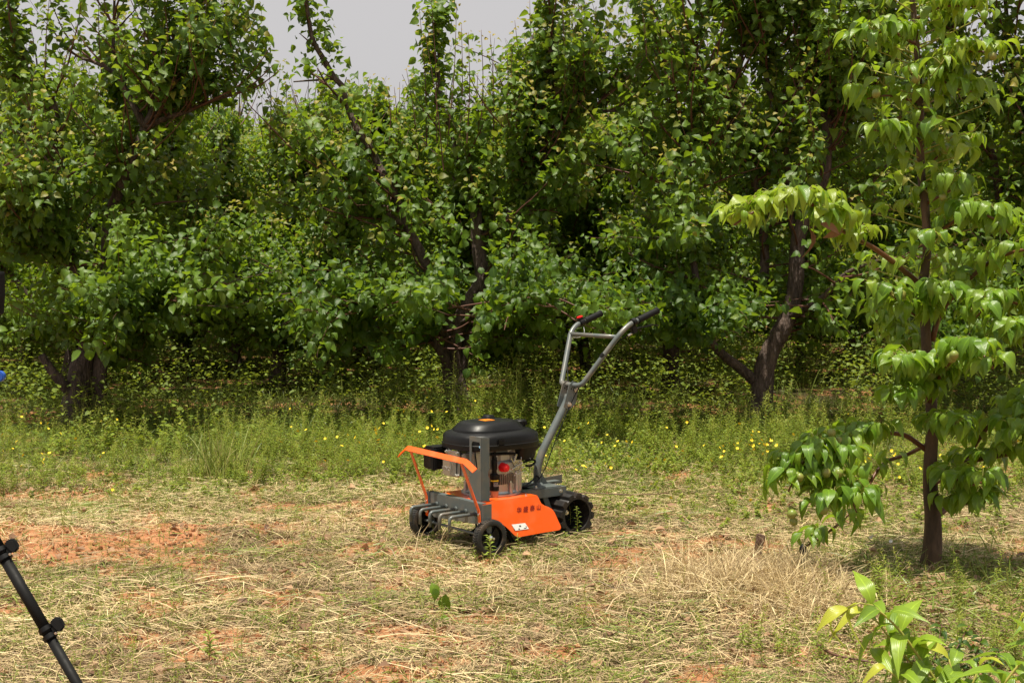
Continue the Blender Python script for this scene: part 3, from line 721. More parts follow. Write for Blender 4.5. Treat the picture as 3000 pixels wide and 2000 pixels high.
for e in list(extra) + fr:
    o = link('pear', fm, pear); o.location = Vector(tuple(e)) - L_; s = random.uniform(.85, 1.1); o.scale = (s, s, s); o.rotation_euler = (random.uniform(-.6, .6), random.uniform(-.6, .6), 0)
# dried strip of leaves caught in the pear branch and the dark weight at the end of the low branch
assert True
dl = empty('dead_leaf_clump', P(2420, 690, dP - .5)); tag(dl, 'dry brown curled leaves hanging in the pear branch behind the bright leaves', 'dead leaves')
VAR_D = leaf_variants('leaf', T_S, [(.3, 0), (.8, 0)], M['deadleaf'])
c0 = P(2420, 670, dP - .5)
leaf_objects(dl, VAR_D, len(T_S), [np.array(tuple(P(2400, 655, dP - .55))), np.array(tuple(P(2470, 668, dP - .5))), np.array(tuple(P(2370, 670, dP - .5)))], [(.9, .0, -.3), (-.8, 0, -.5), (.25, 0, -1)], [(.2, -1, .3), (.3, -1, .2), (1, -.8, 0)], [.11, .10, .13], [.8, .8, .3], [0, 0, 0], Matrix.Translation(dl.location))
wt = empty('branch_weight', P(2352, 1606, dP - .1)); tag(wt, 'small dark clay weight tied to the tip of the low pear branch', 'weight')
me = lathe_mesh('lump', [(.001, -.035), (.02, -.03), (.028, -.01), (.024, .01), (.014, .022), (.005, .03), (.001, .032)], 10, M['blackmatt']); link('lump', me, wt).scale = (.62, .62, .7)
t = Tubes(); t.add([Vector((0, 0, .02)), Vector((.01, 0, .05)), Vector((.03, 0, .03)), Vector((.0, 0, .015))], .002, .002, 5); link('tie', t.mesh('tie', M['blackmatt']), wt)

# ------------------------------------------------------------------ sapling in the lower right corner
sap = empty('sapling', (1.42, 3.95, 0)); tag(sap, 'broad leaved glossy sapling in the lower right corner with drooping yellow green tip', 'sapling')
SO = Matrix.Translation(sap.location); SLc = sap.location
stems = [PL(4.0, (2790, 2190), (2760, 2030), (2690, 1920), (2640, 1850), (2590, 1800), (2555, 1772), (2520, 1765), (2485, 1780), (2465, 1800)),
         PL(4.05, (2800, 2190), (2790, 2080), (2720, 1990), (2660, 1930), (2600, 1860), (2570, 1820), (2540, 1800)),
         PL(3.9, (2860, 2190), (2900, 2060), (2950, 1990), (3000, 1930), (3060, 1880)),
         PL(3.95, (2830, 2190), (2830, 2080), (2850, 2000), (2870, 1950)),
         PL(3.95, (2800, 2190), (2740, 2090), (2660, 2010), (2600, 1960)), PL(4.0, (2840, 2190), (2800, 2010), (2780, 1930)), PL(4.0, (2850, 2190), (2900, 2090), (2960, 2040), (3010, 2010)),
         PL(4.1, (2840, 2190), (2950, 2080), (3040, 2000), (3090, 1900), (3080, 1820), (3040, 1800))]
pos = []; D = []; Nn = []; sz = []; yg = []
for k, pts in enumerate(stems):
    t = Tubes(); q, _ = catmull(pts, .03); t.add([p - SLc for p in q], .006, .0025, 7); link('stem', t.mesh('stem', M['stemg']), sap); q, _ = catmull(pts, .022)
    n = len(q); phi = r.random() * 6
    for j in range(2, n, 1):
        f_ = j / n
        d = np.array(tuple((q[min(n - 1, j + 1)] - q[j - 1]).normalized())); phi += 2.5
        a = norm(np.cross(d, [.2, .1, 1.])); b = np.cross(d, a); o = a * math.cos(phi) + b * math.sin(phi)
        if f_ < .25: continue
        tip = max(0, (f_ - .8) / .2)
        pos.append(np.array(tuple(q[j]))); D.append(norm(o * (.9 - .5 * tip) + d * (.3 + tip) + np.array([0, 0, .15 - .3 * tip])))
        Nn.append(np.array([0, -.2, 1.]) + (r.random(3) - .5) * .8); sz.append((.145 if k != 3 else .11) * (.8 + .35 * r.random()) * (1 - .35 * tip)); yg.append(.15 * r.random() + .6 * tip)
VAR_S = leaf_variants('leaf', T_S, [(.15, 0), (.5, 0), (.9, 0), (.8, .6)], M['leafs'])
leaf_objects(sap, VAR_S, len(T_S), pos, D, Nn, sz, rng.random(len(pos)), yg, SO)
# darker small leaved bush beside it
bsh = empty('seedling_bush', G(2720, 1960)); tag(bsh, 'dark small leaved seedling between the corner sapling and the mown grass', 'bush')
pos = []; D = []; Nn = []; sz = []
for (a, b, c, e) in ((2700, 1990, 2760, 1830), (2690, 1990, 2630, 1890), (2720, 1990, 2840, 1830), (2640, 2010, 2600, 1930), (2760, 2000, 2800, 1880), (2800, 2000, 2880, 1860), (2620, 2020, 2560, 1960), (2850, 2010, 2930, 1900)):
    p0, p1 = P(a, b + 60, 4.5), P(c, e, 4.6); t = Tubes(); t.add([p0 - bsh.location, (p0 + p1) / 2 + Vector((.01, 0, .02)) - bsh.location, p1 - bsh.location], .003, .0015, 5); link('stem', t.mesh('stem', M['twig']), bsh)
    for j in range(26):
        f_ = .25 + .75 * j / 26; q_ = p0.lerp(p1, f_); az = j * 2.4
        pos.append(np.array(tuple(q_))); D.append((math.cos(az), math.sin(az), .3 - .5 * random.random())); Nn.append((random.uniform(-.4, .4), random.uniform(-.6, .2), 1)); sz.append(random.uniform(.028, .05))
VAR_B = leaf_variants('leaf', T_P[:3], [(.0, 0), (.25, 0)], M['leafa'])
leaf_objects(bsh, VAR_B, 3, pos, D, Nn, sz, rng.random(len(pos)) * .3, [0] * len(pos), Matrix.Translation(bsh.location))

# ------------------------------------------------------------------ the small orange weeding machine
MO = (-0.09190864, 6.43542732, 0)
mc = empty('power_weeder', MO, math.atan2(-math.sin(R(37)), -math.cos(R(37))) + math.pi / 2 - math.pi / 2)
mc.location.z = .010; mc.rotation_euler = (0, 0, math.atan2(-math.sin(R(37)), -math.cos(R(37))))
tag(mc, 'small orange and grey walk behind power weeder with black engine parked on dry grass', 'garden machine')
def fin(name, bm, mat, parent, bevel=.0012, smooth=35):
    bmesh.ops.recalc_face_normals(bm, faces=bm.faces)
    if bevel:
        es = [e for e in bm.edges if len(e.link_faces) == 2 and e.calc_face_angle(0) > .6]
        try: bmesh.ops.bevel(bm, geom=es, offset=bevel, segments=2, affect='EDGES', clamp_overlap=True)
        except Exception: pass
    me = bpy.data.meshes.new(name); bm.to_mesh(me); bm.free(); me.materials.append(mat)
    me.shade_smooth(); me.set_sharp_from_angle(angle=R(smooth))
    return link(name, me, parent)
def box(bm, c, s, rot=None):
    q = bmesh.ops.create_cube(bm, size=1); Mx = Matrix.Translation(c) @ (rot.to_4x4() if rot else Matrix.Identity(4)) @ Matrix.Diagonal((*s, 1))
    bmesh.ops.transform(bm, matrix=Mx, verts=q['verts']); return q['verts']
def prism(bm, pts, ext):
    a = [bm.verts.new(p) for p in pts]; b = [bm.verts.new(Vector(p) + Vector(ext)) for p in pts]; n = len(a)
    bm.faces.new(a); bm.faces.new(b[::-1])
    for k in range(n): bm.faces.new((a[k], a[(k + 1) % n], b[(k + 1) % n], b[k]))
def cyl(bm, p0, p1, r0, r1=None, seg=24, caps=True):
    p0, p1 = Vector(p0), Vector(p1); r1 = r0 if r1 is None else r1
    q = bmesh.ops.create_cone(bm, cap_ends=caps, segments=seg, radius1=r0, radius2=r1, depth=(p1 - p0).length)
    Mx = Matrix.Translation((p0 + p1) / 2) @ (p1 - p0).to_track_quat('Z', 'Y').to_matrix().to_4x4()
    bmesh.ops.transform(bm, matrix=Mx, verts=q['verts'])
def revolve(bm, c, axis, prof, seg=40, closed=False):
    """prof: (radius, offset along axis)"""
    axis = Vector(axis).normalized(); a = axis.orthogonal().normalized(); b = axis.cross(a); rings = []
    for (r_, h_) in prof:
        rings.append([bm.verts.new(Vector(c) + axis * h_ + (a * math.cos(6.28318 * k / seg) + b * math.sin(6.28318 * k / seg)) * max(r_, 1e-4)) for k in range(seg)])
    pr = list(zip(rings, rings[1:])) + ([(rings[-1], rings[0])] if closed else [])
    for p, q in pr:
        for k in range(seg): bm.faces.new((p[k], p[(k + 1) % seg], q[(k + 1) % seg], q[k]))
def pipe(name, pts, r0, mat, parent, r1=None, seg=12, step=.01):
    t = Tubes(); q, _ = catmull(pts, step); t.add(q, r0, r0 if r1 is None else r1, seg); return link(name, t.mesh(name, mat), parent)
def corner_path(pts, rad, n=5):
    """polyline with rounded corners"""
    pts = [Vector(p) for p in pts]; out = [pts[0]]
    for a, b, c in zip(pts, pts[1:], pts[2:]):
        r_ = min(rad, (b - a).length * .45, (c - b).length * .45); p = b + (a - b).normalized() * r_; q = b + (c - b).normalized() * r_
        for k in range(n + 1):
            t = k / n; out.append(p * (1 - t) ** 2 + b * 2 * t * (1 - t) + q * t * t)
    out.append(pts[-1]); return out
def rtube(name, pts, r0, mat, parent, rad=.03, seg=14):
    t = Tubes(); t.add(corner_path(pts, rad), r0, r0, seg); return link(name, t.mesh(name, mat), parent)
def bolt(parent, p, axis, r0=.007, h=.006, name='bolt'):
    bm = bmesh.new(); ax = Vector(axis).normalized(); p = Vector(p)
    cyl(bm, p - ax * .004, p + ax * .0015, r0 * 1.35, seg=14); cyl(bm, p + ax * .001, p + ax * (h + .001), r0, seg=6); cyl(bm, p + ax * h, p + ax * (h + .004), r0 * .55, seg=10)
    return fin(name, bm, M['chrome'], parent, .0006)
DK = .243                                         # deck height
# deck: folded sheet, flat top, sloping right-hand guard, left skirt
bm = bmesh.new()
box(bm, (-.165, -.28, DK - .0015), (.36, .36, .003)); fin('deck', bm, M['orange'], mc, .001)
def guard(sgn, vtop, vbot):
    pr = [(.0, 0), (-.345, 0), (-.352, .012), (-.363, .040), (-.380, .052), (-.405, .062), (-.425, .075), (-.437, .092), (-.452, .135), (-.460, .155), (-.462, .166), (-.456, .175), (-.445, .178),
          (-.33, .179), (-.20, .182), (-.185, .180), (-.172, .172), (-.150, .148), (-.128, .126), (-.105, .108), (-.075, .092), (-.04, .082), (-.0, .078)]
    bm = bmesh.new(); mid = []
    A = [Vector((u, vtop + (vbot - vtop) * (dz / .18), DK - dz)) for u, dz in pr]
    e = Vector((0, -sgn * .003, 0)); prism(bm, A, e)
    return fin('side_guard', bm, M['orange'], mc, .0006)
guard(1, -.10, -.052); guard(-1, -.46, -.505)
bm = bmesh.new(); box(bm, (-.16, -.28, .19), (.34, .35, .09)); fin('blade_housing', bm, M['blackmatt'], mc)
# tilling blades under the deck
bm = bmesh.new()
for k in range(4):
    for s in (0, 1, 2):
        a = k * .8 + s * 2.09; box(bm, (-.19 + .055 * math.cos(a), -.16 - k * .08, .095 + .055 * math.sin(a)), (.11, .006, .022), Matrix.Rotation(-a, 3, 'Y'))
cyl(bm, (-.19, -.08, .095), (-.19, -.48, .095), .012, seg=10); fin('tilling_blades', bm, M['blackmatt'], mc)
# sticker with small print on the side guard
def on_guard(u, dz, off=.0012):
    v = -.10 + .048 * (dz / .18); return Vector((u, v + off, DK - dz))
bm = bmesh.new(); prism(bm, [on_guard(-.163, .119), on_guard(-.245, .121), on_guard(-.262, .150), on_guard(-.180, .149)], (0, .0006, 0)); st = fin('sticker', bm, M['white'], mc, 0)
bm = bmesh.new()
for (u, dz, w, h) in ((-.205, .128, .010, .007), (-.198, .142, .008, .005), (-.172, .141, .004, .006), (-.232, .143, .012, .003), (-.245, .135, .003, .009)):
    prism(bm, [on_guard(u, dz, .0019), on_guard(u - w, dz - .001, .0019), on_guard(u - w - .003, dz + h, .0019), on_guard(u - .003, dz + h, .0019)], (0, .0004, 0))
fin('small_print', bm, M['inkb'], st, 0)
# lettering
def text(name, s, size, Mx, mat, parent, depth=.0004, shear=0):
    cu = bpy.data.curves.new(name, 'FONT'); cu.body = s; cu.size = size; cu.extrude = depth; cu.align_x = 'CENTER'; cu.align_y = 'CENTER'; cu.shear = shear; cu.resolution_u = 3; cu.offset = .00015 if depth < .001 else 0
    o = bpy.data.objects.new(name, cu); COL.objects.link(o)
    dg = bpy.context.evaluated_depsgraph_get(); me = bpy.data.meshes.new_from_object(o.evaluated_get(dg)); bpy.data.objects.remove(o); bpy.data.curves.remove(cu)
    me.materials.clear(); me.materials.append(mat); o = link(name, me, parent); o.matrix_local = Mx; return o
def basis(x, y, loc):
    x = Vector(x).normalized(); z = x.cross(Vector(y)).normalized(); y = z.cross(x); Mx = Matrix((x, y, z)).transposed().to_4x4(); Mx.translation = Vector(loc); return Mx
for k, ch in enumerate('华盛泰山'):
    u = -.219 - k * .0405
    text('lettering', ch, .031 if k < 3 else .029, basis((-1, 0, -.10), (0, -.255, 1), on_guard(u, .059 - k * .0005, .0016)), M['ink'], mc, shear=.18)
# front plate with five bent tines
bm = bmesh.new(); prism(bm, [(.03, -.485, .245), (.03, -.055, .245), (.03, -.055, .163), (.03, -.085, .145), (.03, -.45, .125), (.03, -.485, .14)], (-.004, 0, 0)); fin('front_plate', bm, M['grey'], mc)
bm = bmesh.new(); box(bm, (.012, -.27, .2445), (.034, .43, .004)); fin('plate_flange', bm, M['grey'], mc)
for v0, s in ((-.030, 1), (-.515, -1)):
    bm = bmesh.new(); box(bm, (.008, v0, .205), (.048, .004, .08)); box(bm, (.0, v0, .13), (.03, .008, .11)); box(bm, (.030, v0 - s * .012, .205), (.004, .026, .08)); fin('wheel_bracket', bm, M['grey'], mc)
for k in range(5):
    v = -.419 + k * .0833; zz = .195
    tn = rtube('tine', [(.028, v, zz), (.187, v, zz), (.187, v, .125)], .0078, M['grey'], mc, .022, 12)
    bm = bmesh.new(); cyl(bm, (.033, v, zz), (.043, v, zz), .0125, seg=16); fin('collar', bm, M['grey'], tn, .001)
# orange front guard: bent flat bar on two flat posts
def strip(name, pts, wdir, w, th, mat, parent):
    bm = bmesh.new(); pts = [Vector(p) for p in pts]; n = len(pts); R4 = []
    for i, p in enumerate(pts):
        d = (pts[min(n - 1, i + 1)] - pts[max(0, i - 1)]).normalized(); wd = Vector(wdir); wd = (wd - d * wd.dot(d)).normalized(); nn = d.cross(wd)
        R4.append([bm.verts.new(p + wd * a * w / 2 + nn * b * th / 2) for a, b in ((-1, -1), (1, -1), (1, 1), (-1, 1))])
    for a, b in zip(R4, R4[1:]):
        for k in range(4): bm.faces.new((a[k], a[(k + 1) % 4], b[(k + 1) % 4], b[k]))
    bm.faces.new(R4[0][::-1]); bm.faces.new(R4[-1]); return fin(name, bm, mat, parent, .0008)
strip('guard_bar', [(.105, -.655, .415), (.105, -.588, .457), (.105, -.575, .461), (.105, -.075, .452), (.105, -.06, .447), (.105, .005, .418)], (.55, 0, -.6), .030, .005, M['orange'], mc)
for a, b, c in (((.100, -.556, .452), (.040, -.505, .222), (.036, -.503, .125)), ((.100, -.118, .446), (.040, -.055, .212), (.036, -.053, .145))):
    strip('guard_post', [a, b, c], (.15, 1, 0), .026, .005, M['orange'], mc)
    bolt(mc, (c[0] + .004, c[1], .197), (1, 0, 0)); bolt(mc, (c[0] + .004, c[1], .150), (1, 0, 0))
for p in ((-.294, -.125), (-.02, -.42), (-.045, -.14), (-.30, -.43)): bolt(mc, (p[0], p[1], DK), (0, 0, 1), .006, .005)
for a, b in ((-.03, -.37), (-.005, -.40)):
    bm = bmesh.new(); box(bm, (a, b, DK + .0006), (.018, .014, .0008)); fin('sticker', bm, M['yellow'], mc, 0)
# front wheels: tyre with herringbone blocks, dished disc, spokes, hub
def front_wheel(v_out, s):
    bm = bmesh.new(); c = (0, v_out - s * .022, .087)
    revolve(bm, c, (0, 1, 0), [(.062, -.020), (.078, -.022), (.0845, -.019), (.0865, -.008), (.0865, .008), (.0845, .019), (.078, .022), (.062, .020), (.060, 0)], 56, True)
    w = fin('wheel', bm, M['rubber'], mc, 0)
    bm = bmesh.new()
    for k in range(44):
        a = 6.28318 * k / 44
        for q in (-1, 1):
            rot = Matrix.Rotation(-a, 3, 'Y') @ Matrix.Rotation(q * .6, 3, 'X') if False else Matrix.Rotation(-a, 3, 'Y')
            ctr = Vector((math.cos(a) * .0870, 0, math.sin(a) * .0870)) + Vector((0, q * .0095, 0))
            box(bm, Vector(c) + ctr, (.0028, .0165, .0034), Matrix.Rotation(-a, 3, 'Y') @ Matrix.Rotation(q * .55, 3, 'X'))
    tag(fin('tread', bm, M['rubber'], w, 0), kind='stuff')
    bm = bmesh.new(); revolve(bm, (0, v_out - s * .020, .087), (0, s, 0), [(.061, .012), (.058, -.004), (.045, -.010), (.022, -.008), (.018, .006), (.009, .008), (0, .008)], 40); fin('rim', bm, M['black'], w, 0)
    for k in range(5):
        a = 1.0 + k * 1.2566; bm = bmesh.new(); box(bm, (math.cos(a) * .038, v_out - s * .024, .087 + math.sin(a) * .038), (.042, .010, .006), Matrix.Rotation(-a, 3, 'Y')); fin('spoke', bm, M['black'], w, .001)
    bm = bmesh.new(); revolve(bm, (0, v_out, .087), (0, s, 0), [(.012, -.014), (.012, -.008), (.009, -.004), (.006, -.002), (.006, .012), (0, .013)], 16); fin('axle_nut', bm, M['chrome'], w, 0)
    return w
front_wheel(0, 1); front_wheel(-.595, -1)
bm = bmesh.new(); cyl(bm, (0, -.01, .087), (0, -.585, .087), .007, seg=12); fin('front_axle', bm, M['grey'], mc)
# rear drive roller with lugs
RC = Vector((-.628, -.13, .108))
bm = bmesh.new(); revolve(bm, RC, (0, -1, 0), [(.081, 0), (.094, 0), (.096, .003), (.096, .347), (.094, .35), (.081, .35)], 48, True); ro = fin('drive_roller', bm, M['rubberc'], mc, 0)
for k in range(12):
    a = k * math.pi / 6 + .12; bm = bmesh.new(); prof = [(-.020, .094), (-.014, .111), (.014, .111), (.020, .094)]
    ca, sa = math.cos(a), math.sin(a)
    prism(bm, [Vector((RC.x + ca * r_ - sa * t_, RC.y + .002, RC.z + sa * r_ + ca * t_)) for t_, r_ in prof], (0, -.354, 0)); fin('lug', bm, M['rubberc'], ro, .0015)
bm = bmesh.new(); revolve(bm, RC + Vector((0, -.11, 0)), (0, 1, 0), [(.0795, 0), (.05, -.004), (.02, 0), (.018, .02), (0, .02)], 32); fin('roller_disc', bm, M['blackmatt'], ro, 0)
bolt(ro, RC + Vector((0, -.088, 0)), (0, 1, 0), .009, .008)
# rear frame: two folded rails, cross plates, motor housing
for v0, u1 in ((-.200, -.612), (-.400, -.70)):
    bm = bmesh.new(); L_r = -.30 - u1
    box(bm, ((-.30 + u1) / 2, v0, .226), (L_r, .004, .044)); box(bm, ((-.30 + u1) / 2, v0 - .022 * (1 if v0 > -.3 else -1), .247), (L_r, .048, .004)); fin('frame_rail', bm, M['grey'], mc)
bm = bmesh.new(); box(bm, (-.50, -.30, .2515), (.17, .19, .005)); fin('mount_plate', bm, M['grey'], mc)
bm = bmesh.new(); box(bm, (-.72, -.44, .238), (.14, .004, .045), Matrix.Rotation(.18, 3, 'Z')); fin('frame_rail', bm, M['grey'], mc)
bm = bmesh.new(); box(bm, (-.40, -.30, .215), (.16, .17, .05)); fin('gearbox', bm, M['blackmatt'], mc, .008)
for u0 in (-.43, -.50):
    bm = bmesh.new(); box(bm, (u0, -.215, .17), (.03, .006, .09), Matrix.Rotation(.4, 3, 'Y')); fin('roller_arm', bm, M['grey'], mc)
for p in ((-.565, -.23), (-.44, -.23), (-.565, -.37), (-.44, -.37)): bolt(mc, (p[0], p[1], .254), (0, 0, 1), .007, .006)
bolt(mc, (-.575, -.198, .227), (0, 1, 0), .008, .006)
bm = bmesh.new(); prism(bm, [(-.535, -.303, .254), (-.575, -.303, .254), (-.530, -.303, .315)], (0, -.006, 0)); fin('gusset', bm, M['grey'], mc)
# steering column, clevis and handlebar
col_ = [(-.508, -.305, .250), (-.505, -.305, .335), (-.535, -.305, .415), (-.700, -.305, .665), (-.712, -.305, .70)]
t = Tubes(); t.add(corner_path(col_, .07, 7), .0205, .0205, 20); link('column', t.mesh('column', M['grey']), mc)
bm = bmesh.new(); revolve(bm, (-.508, -.305, .254), (0, 0, 1), [(.032, 0), (.026, .006), (.0205, .012)], 24); fin('weld', bm, M['grey'], mc, 0)
for v0 in (-.278, -.332):
    bm = bmesh.new(); prism(bm, [(-.655, v0, .645), (-.690, v0, .625), (-.735, v0, .655), (-.752, v0, .735), (-.742, v0, .765), (-.715, v0, .775), (-.690, v0, .755)], (0, .004, 0)); cp = fin('clevis_plate', bm, M['grey'], mc, .001)
    for (u, z) in ((-.705, .735), (-.722, .728), (-.738, .718)):
        bm = bmesh.new(); cyl(bm, (u, v0 - .0005, z), (u, v0 + .0048, z), .004, seg=12); fin('bolt_hole', bm, M['blackmatt'], cp, 0)
bolt(mc, (-.735, -.272, .728), (0, 1, 0), .009, .008); bolt(mc, (-.690, -.272, .655), (0, 1, 0), .009, .008)
hb = [(-.930, -.50, 1.048), (-.886, -.50, 1.018), (-.870, -.50, .985), (-.735, -.40, .775), (-.722, -.365, .752), (-.722, -.245, .752), (-.735, -.21, .775), (-.870, -.11, .985), (-.915, -.105, 1.045), (-.945, -.10, 1.066), (-1.04, -.10, 1.098)]
hbf = [(-1.02, -.50, 1.080), (-.925, -.50, 1.05), (-.878, -.49, 1.012), (-.730, -.385, .758), (-.722, -.36, .752), (-.722, -.25, .752), (-.733, -.22, .760), (-.885, -.105, 1.018), (-.945, -.10, 1.066), (-1.04, -.10, 1.098)]
t = Tubes(); t.add(corner_path(hbf, .045, 7), .0135, .0135, 18); hbo = link('handlebar', t.mesh('handlebar', M['grey']), mc)
t = Tubes(); t.add([Vector((-.872, -.487, 1.003)), Vector((-.875, -.30, 1.003)), Vector((-.876, -.113, 1.003))], .011, .011, 16); link('crossbar', t.mesh('crossbar', M['grey']), mc)
for a, b in (((-.985, -.50, 1.069), (-1.10, -.50, 1.108)), ((-1.005, -.10, 1.086), (-1.145, -.10, 1.134))):
    a, b = Vector(a), Vector(b); ax = (b - a).normalized(); L_g = (b - a).length
    bm = bmesh.new(); revolve(bm, a, ax, [(.0145, 0), (.0195, 0), (.0195, .006), (.0165, .008)] + [(.0165 + (.0012 if i % 2 else 0), .012 + i * (L_g - .022) / 14) for i in range(15)] + [(.0185, L_g - .008), (.0185, L_g - .002), (.014, L_g), (0, L_g)], 24); fin('grip', bm, M['blackmatt'], mc, 0)
# switch with red button on the far side, clutch lever on the near side
bm = bmesh.new(); cyl(bm, (-.945, -.50, 1.056), (-.978, -.50, 1.067), .021, seg=18); box(bm, (-.955, -.50, 1.078), (.03, .026, .018), Matrix.Rotation(.3, 3, 'Y')); sw = fin('switch', bm, M['black'], mc, .003)
bm = bmesh.new(); box(bm, (-.948, -.50, 1.0915), (.034, .022, .009), Matrix.Rotation(.25, 3, 'Y')); fin('switch_button', bm, M['red'], sw, .003)
bm = bmesh.new(); cyl(bm, (-.965, -.10, 1.073), (-.988, -.10, 1.081), .0215, seg=18); box(bm, (-.98, -.105, 1.045), (.035, .022, .05), Matrix.Rotation(.3, 3, 'Y')); lv = fin('clutch_lever', bm, M['black'], mc, .003)
strip('lever_blade', [(-.985, -.105, 1.035), (-1.02, -.105, 1.047), (-1.07, -.107, 1.052), (-1.12, -.11, 1.060), (-1.16, -.115, 1.055)], (0, 1, 0), .018, .006, M['black'], lv)
bm = bmesh.new(); cyl(bm, (-.975, -.108, 1.020), (-.945, -.108, 1.008), .0055, seg=10); fin('cable_adjuster', bm, M['chrome'], lv)
pipe('clutch_cable', [(-.945, -.108, 1.008), (-.90, -.12, .985), (-.84, -.15, .92), (-.78, -.19, .83), (-.735, -.235, .755), (-.70, -.27, .66), (-.60, -.27, .48), (-.52, -.265, .33), (-.47, -.27, .265)], .0028, M['blackmatt'], mc, seg=6)
pipe('switch_wire', [(-.965, -.49, 1.045), (-.955, -.47, 1.01), (-.93, -.475, .985), (-.875, -.478, .985)], .0022, M['chrome'], mc, seg=6)
pipe('switch_wire', [(-.868, -.478, .975), (-.845, -.455, .92), (-.80, -.42, .85), (-.745, -.35, .765)], .0025, M['blackmatt'], mc, seg=6)
for zz, mt in ((.972, 'chrome'), (.958, 'chrome')):
    bm = bmesh.new(); p = Vector((-.878 + (1.0 - zz) * .62, -.49 + (1.0 - zz) * .42, zz)); cyl(bm, p - Vector((-.25, .17, -.43)).normalized() * .004, p + Vector((-.25, .17, -.43)).normalized() * .004, .0155, seg=18); fin('cable_clamp', bm, M[mt], mc, .001)
bm = bmesh.new(); p = Vector((-.818, -.158, .906)); d_ = Vector((-.15, .115, .26)).normalized(); cyl(bm, p - d_ * .012, p + d_ * .012, .0155, seg=18); fin('cable_tie', bm, M['blackmatt'], mc, .001)
pipe('throttle_cable', [(-.36, -.23, .39), (-.41, -.22, .40), (-.43, -.225, .385), (-.40, -.22, .37), (-.36, -.21, .375)], .006, M['blackmatt'], mc, seg=8)
pipe('cable_loop', [(-.34, -.25, .262), (-.42, -.24, .268), (-.47, -.262, .275), (-.495, -.275, .292), (-.485, -.29, .303), (-.46, -.28, .285), (-.40, -.26, .268), (-.36, -.24, .262)], .0045, M['black'], mc, seg=8)
pipe('thin_wire', [(-.31, -.15, .250), (-.30, -.17, .262), (-.34, -.19, .30), (-.375, -.20, .34), (-.38, -.21, .37)], .0012, M['blackmatt'], mc, seg=5)
# ---- engine
EC = Vector((-.215, -.305, 0))
bm = bmesh.new(); revolve(bm, (EC.x, EC.y, DK), (0, 0, 1), [(0, .002), (.150, .002), (.150, .010), (.134, .014), (.128, .022), (.126, .085), (.130, .10), (.130, .16), (.118, .175), (.118, .225), (0, .225)], 64)
en = fin('engine', bm, M['alu'], mc, 0)
for k in range(9):
    a = R(20 + k * 40); c = EC + Vector((math.cos(a) * .133, math.sin(a) * .133, DK + .03)); bm = bmesh.new(); cyl(bm, c - Vector((0, 0, .02)), c + Vector((0, 0, .035)), .010, seg=12); b_ = fin('boss', bm, M['alu'], en, .002)
    bolt(b_, c + Vector((0, 0, .035)), (0, 0, 1), .006, .005)
for (u, v) in ((-.292, -.198), (-.322, -.215)):
    bm = bmesh.new(); cyl(bm, (u, v, DK + .012), (u, v, .36), .014, .012, seg=16); fin('crankcase_rib', bm, M['alu'], en)
def blob(name, layers, mat, parent, seg=64, expo=2.6, ctr=(0, 0), ang=0, cap=True):
    bm = bmesh.new(); rings = []
    for (z, a_, b_, du, dv) in layers:
        rg = []
        for k in range(seg):
            t_ = 2 * math.pi * k / seg; c_, s_ = math.cos(t_), math.sin(t_)
            x = a_ * math.copysign(abs(c_) ** (2 / expo), c_); y = b_ * math.copysign(abs(s_) ** (2 / expo), s_)
            x, y = x * math.cos(ang) - y * math.sin(ang), x * math.sin(ang) + y * math.cos(ang)
            rg.append(bm.verts.new((ctr[0] + du + x, ctr[1] + dv + y, z)))
        rings.append(rg)
    for p, q in zip(rings, rings[1:]):
        for k in range(seg): bm.faces.new((p[k], p[(k + 1) % seg], q[(k + 1) % seg], q[k]))
    if cap: bm.faces.new(rings[-1]); bm.faces.new(rings[0][::-1])
    return fin(name, bm, mat, parent, 0, 38)
cov = blob('engine_cover', [(.480, .93, 0), (.474, .985, 0), (.478, 1., 0), (.500, 1., 0), (.502, .985, 0), (.528, .975, 0), (.537, .958, 0), (.547, .905, 0), (.557, .82, 0), (.563, .75, 0), (.565, .6, 0)] and
           [(z_, .241 * q_, .190 * q_, 0, 0) for z_, q_ in ((.480, .93), (.474, .985), (.478, 1.), (.500, 1.), (.5025, .982), (.532, .975), (.541, .955), (.549, .91), (.556, .84), (.560, .76), (.562, .6))],
           M['black'], en, ctr=(-.226, -.325), expo=2.75)
blob('cover_top', [(z_, .180 * q_, .138 * q_, .004, 0) for z_, q_ in ((.553, 1.), (.564, 1.), (.568, .985), (.578, .935), (.590, .87), (.598, .80), (.602, .72), (.604, .6), (.605, .1))], M['black'], cov, ctr=(-.212, -.318), expo=2.6)
for k in range(11):
    f_ = k - 5; bm = bmesh.new(); box(bm, (-.098 - .004 * abs(f_) * .4, -.30 + f_ * .0115, .593 - .0009 * abs(f_)), (.052 - .003 * abs(f_), .004, .006), Matrix.Rotation(.42, 3, 'Y')); fin('vent_slat', bm, M['blackmatt'], cov, .0008)
bm = bmesh.new(); box(bm, (-.192, -.310, .6058), (.058, .058, .0026)); fin('decal', bm, M['decal'], cov, 0)
bm = bmesh.new(); box(bm, (-.196, -.305, .6074), (.006, .040, .0010)); fin('decal_stripe', bm, M['red'], cov, 0)
bm = bmesh.new(); revolve(bm, (-.26, -.39, .585), (0, 0, 1), [(.038, 0), (.034, .022), (.026, .034), (0, .036)], 28); fin('starter_knob', bm, M['black'], cov, 0)
bm = bmesh.new(); revolve(bm, (-.392, -.30, .545), (0, 0, 1), [(.036, 0), (.034, .010), (.030, .014), (.026, .020), (.031, .024), (.032, .044), (.028, .050), (0, .051)], 28)
fc = fin('fuel_cap', bm, M['black'], en, 0)
for k in range(10):
    a = k * .628; bm = bmesh.new(); box(bm, (-.392 + math.cos(a) * .032, -.30 + math.sin(a) * .032, .578), (.006, .006, .02), Matrix.Rotation(a, 3, 'Z')); fin('cap_rib', bm, M['black'], fc, .001)
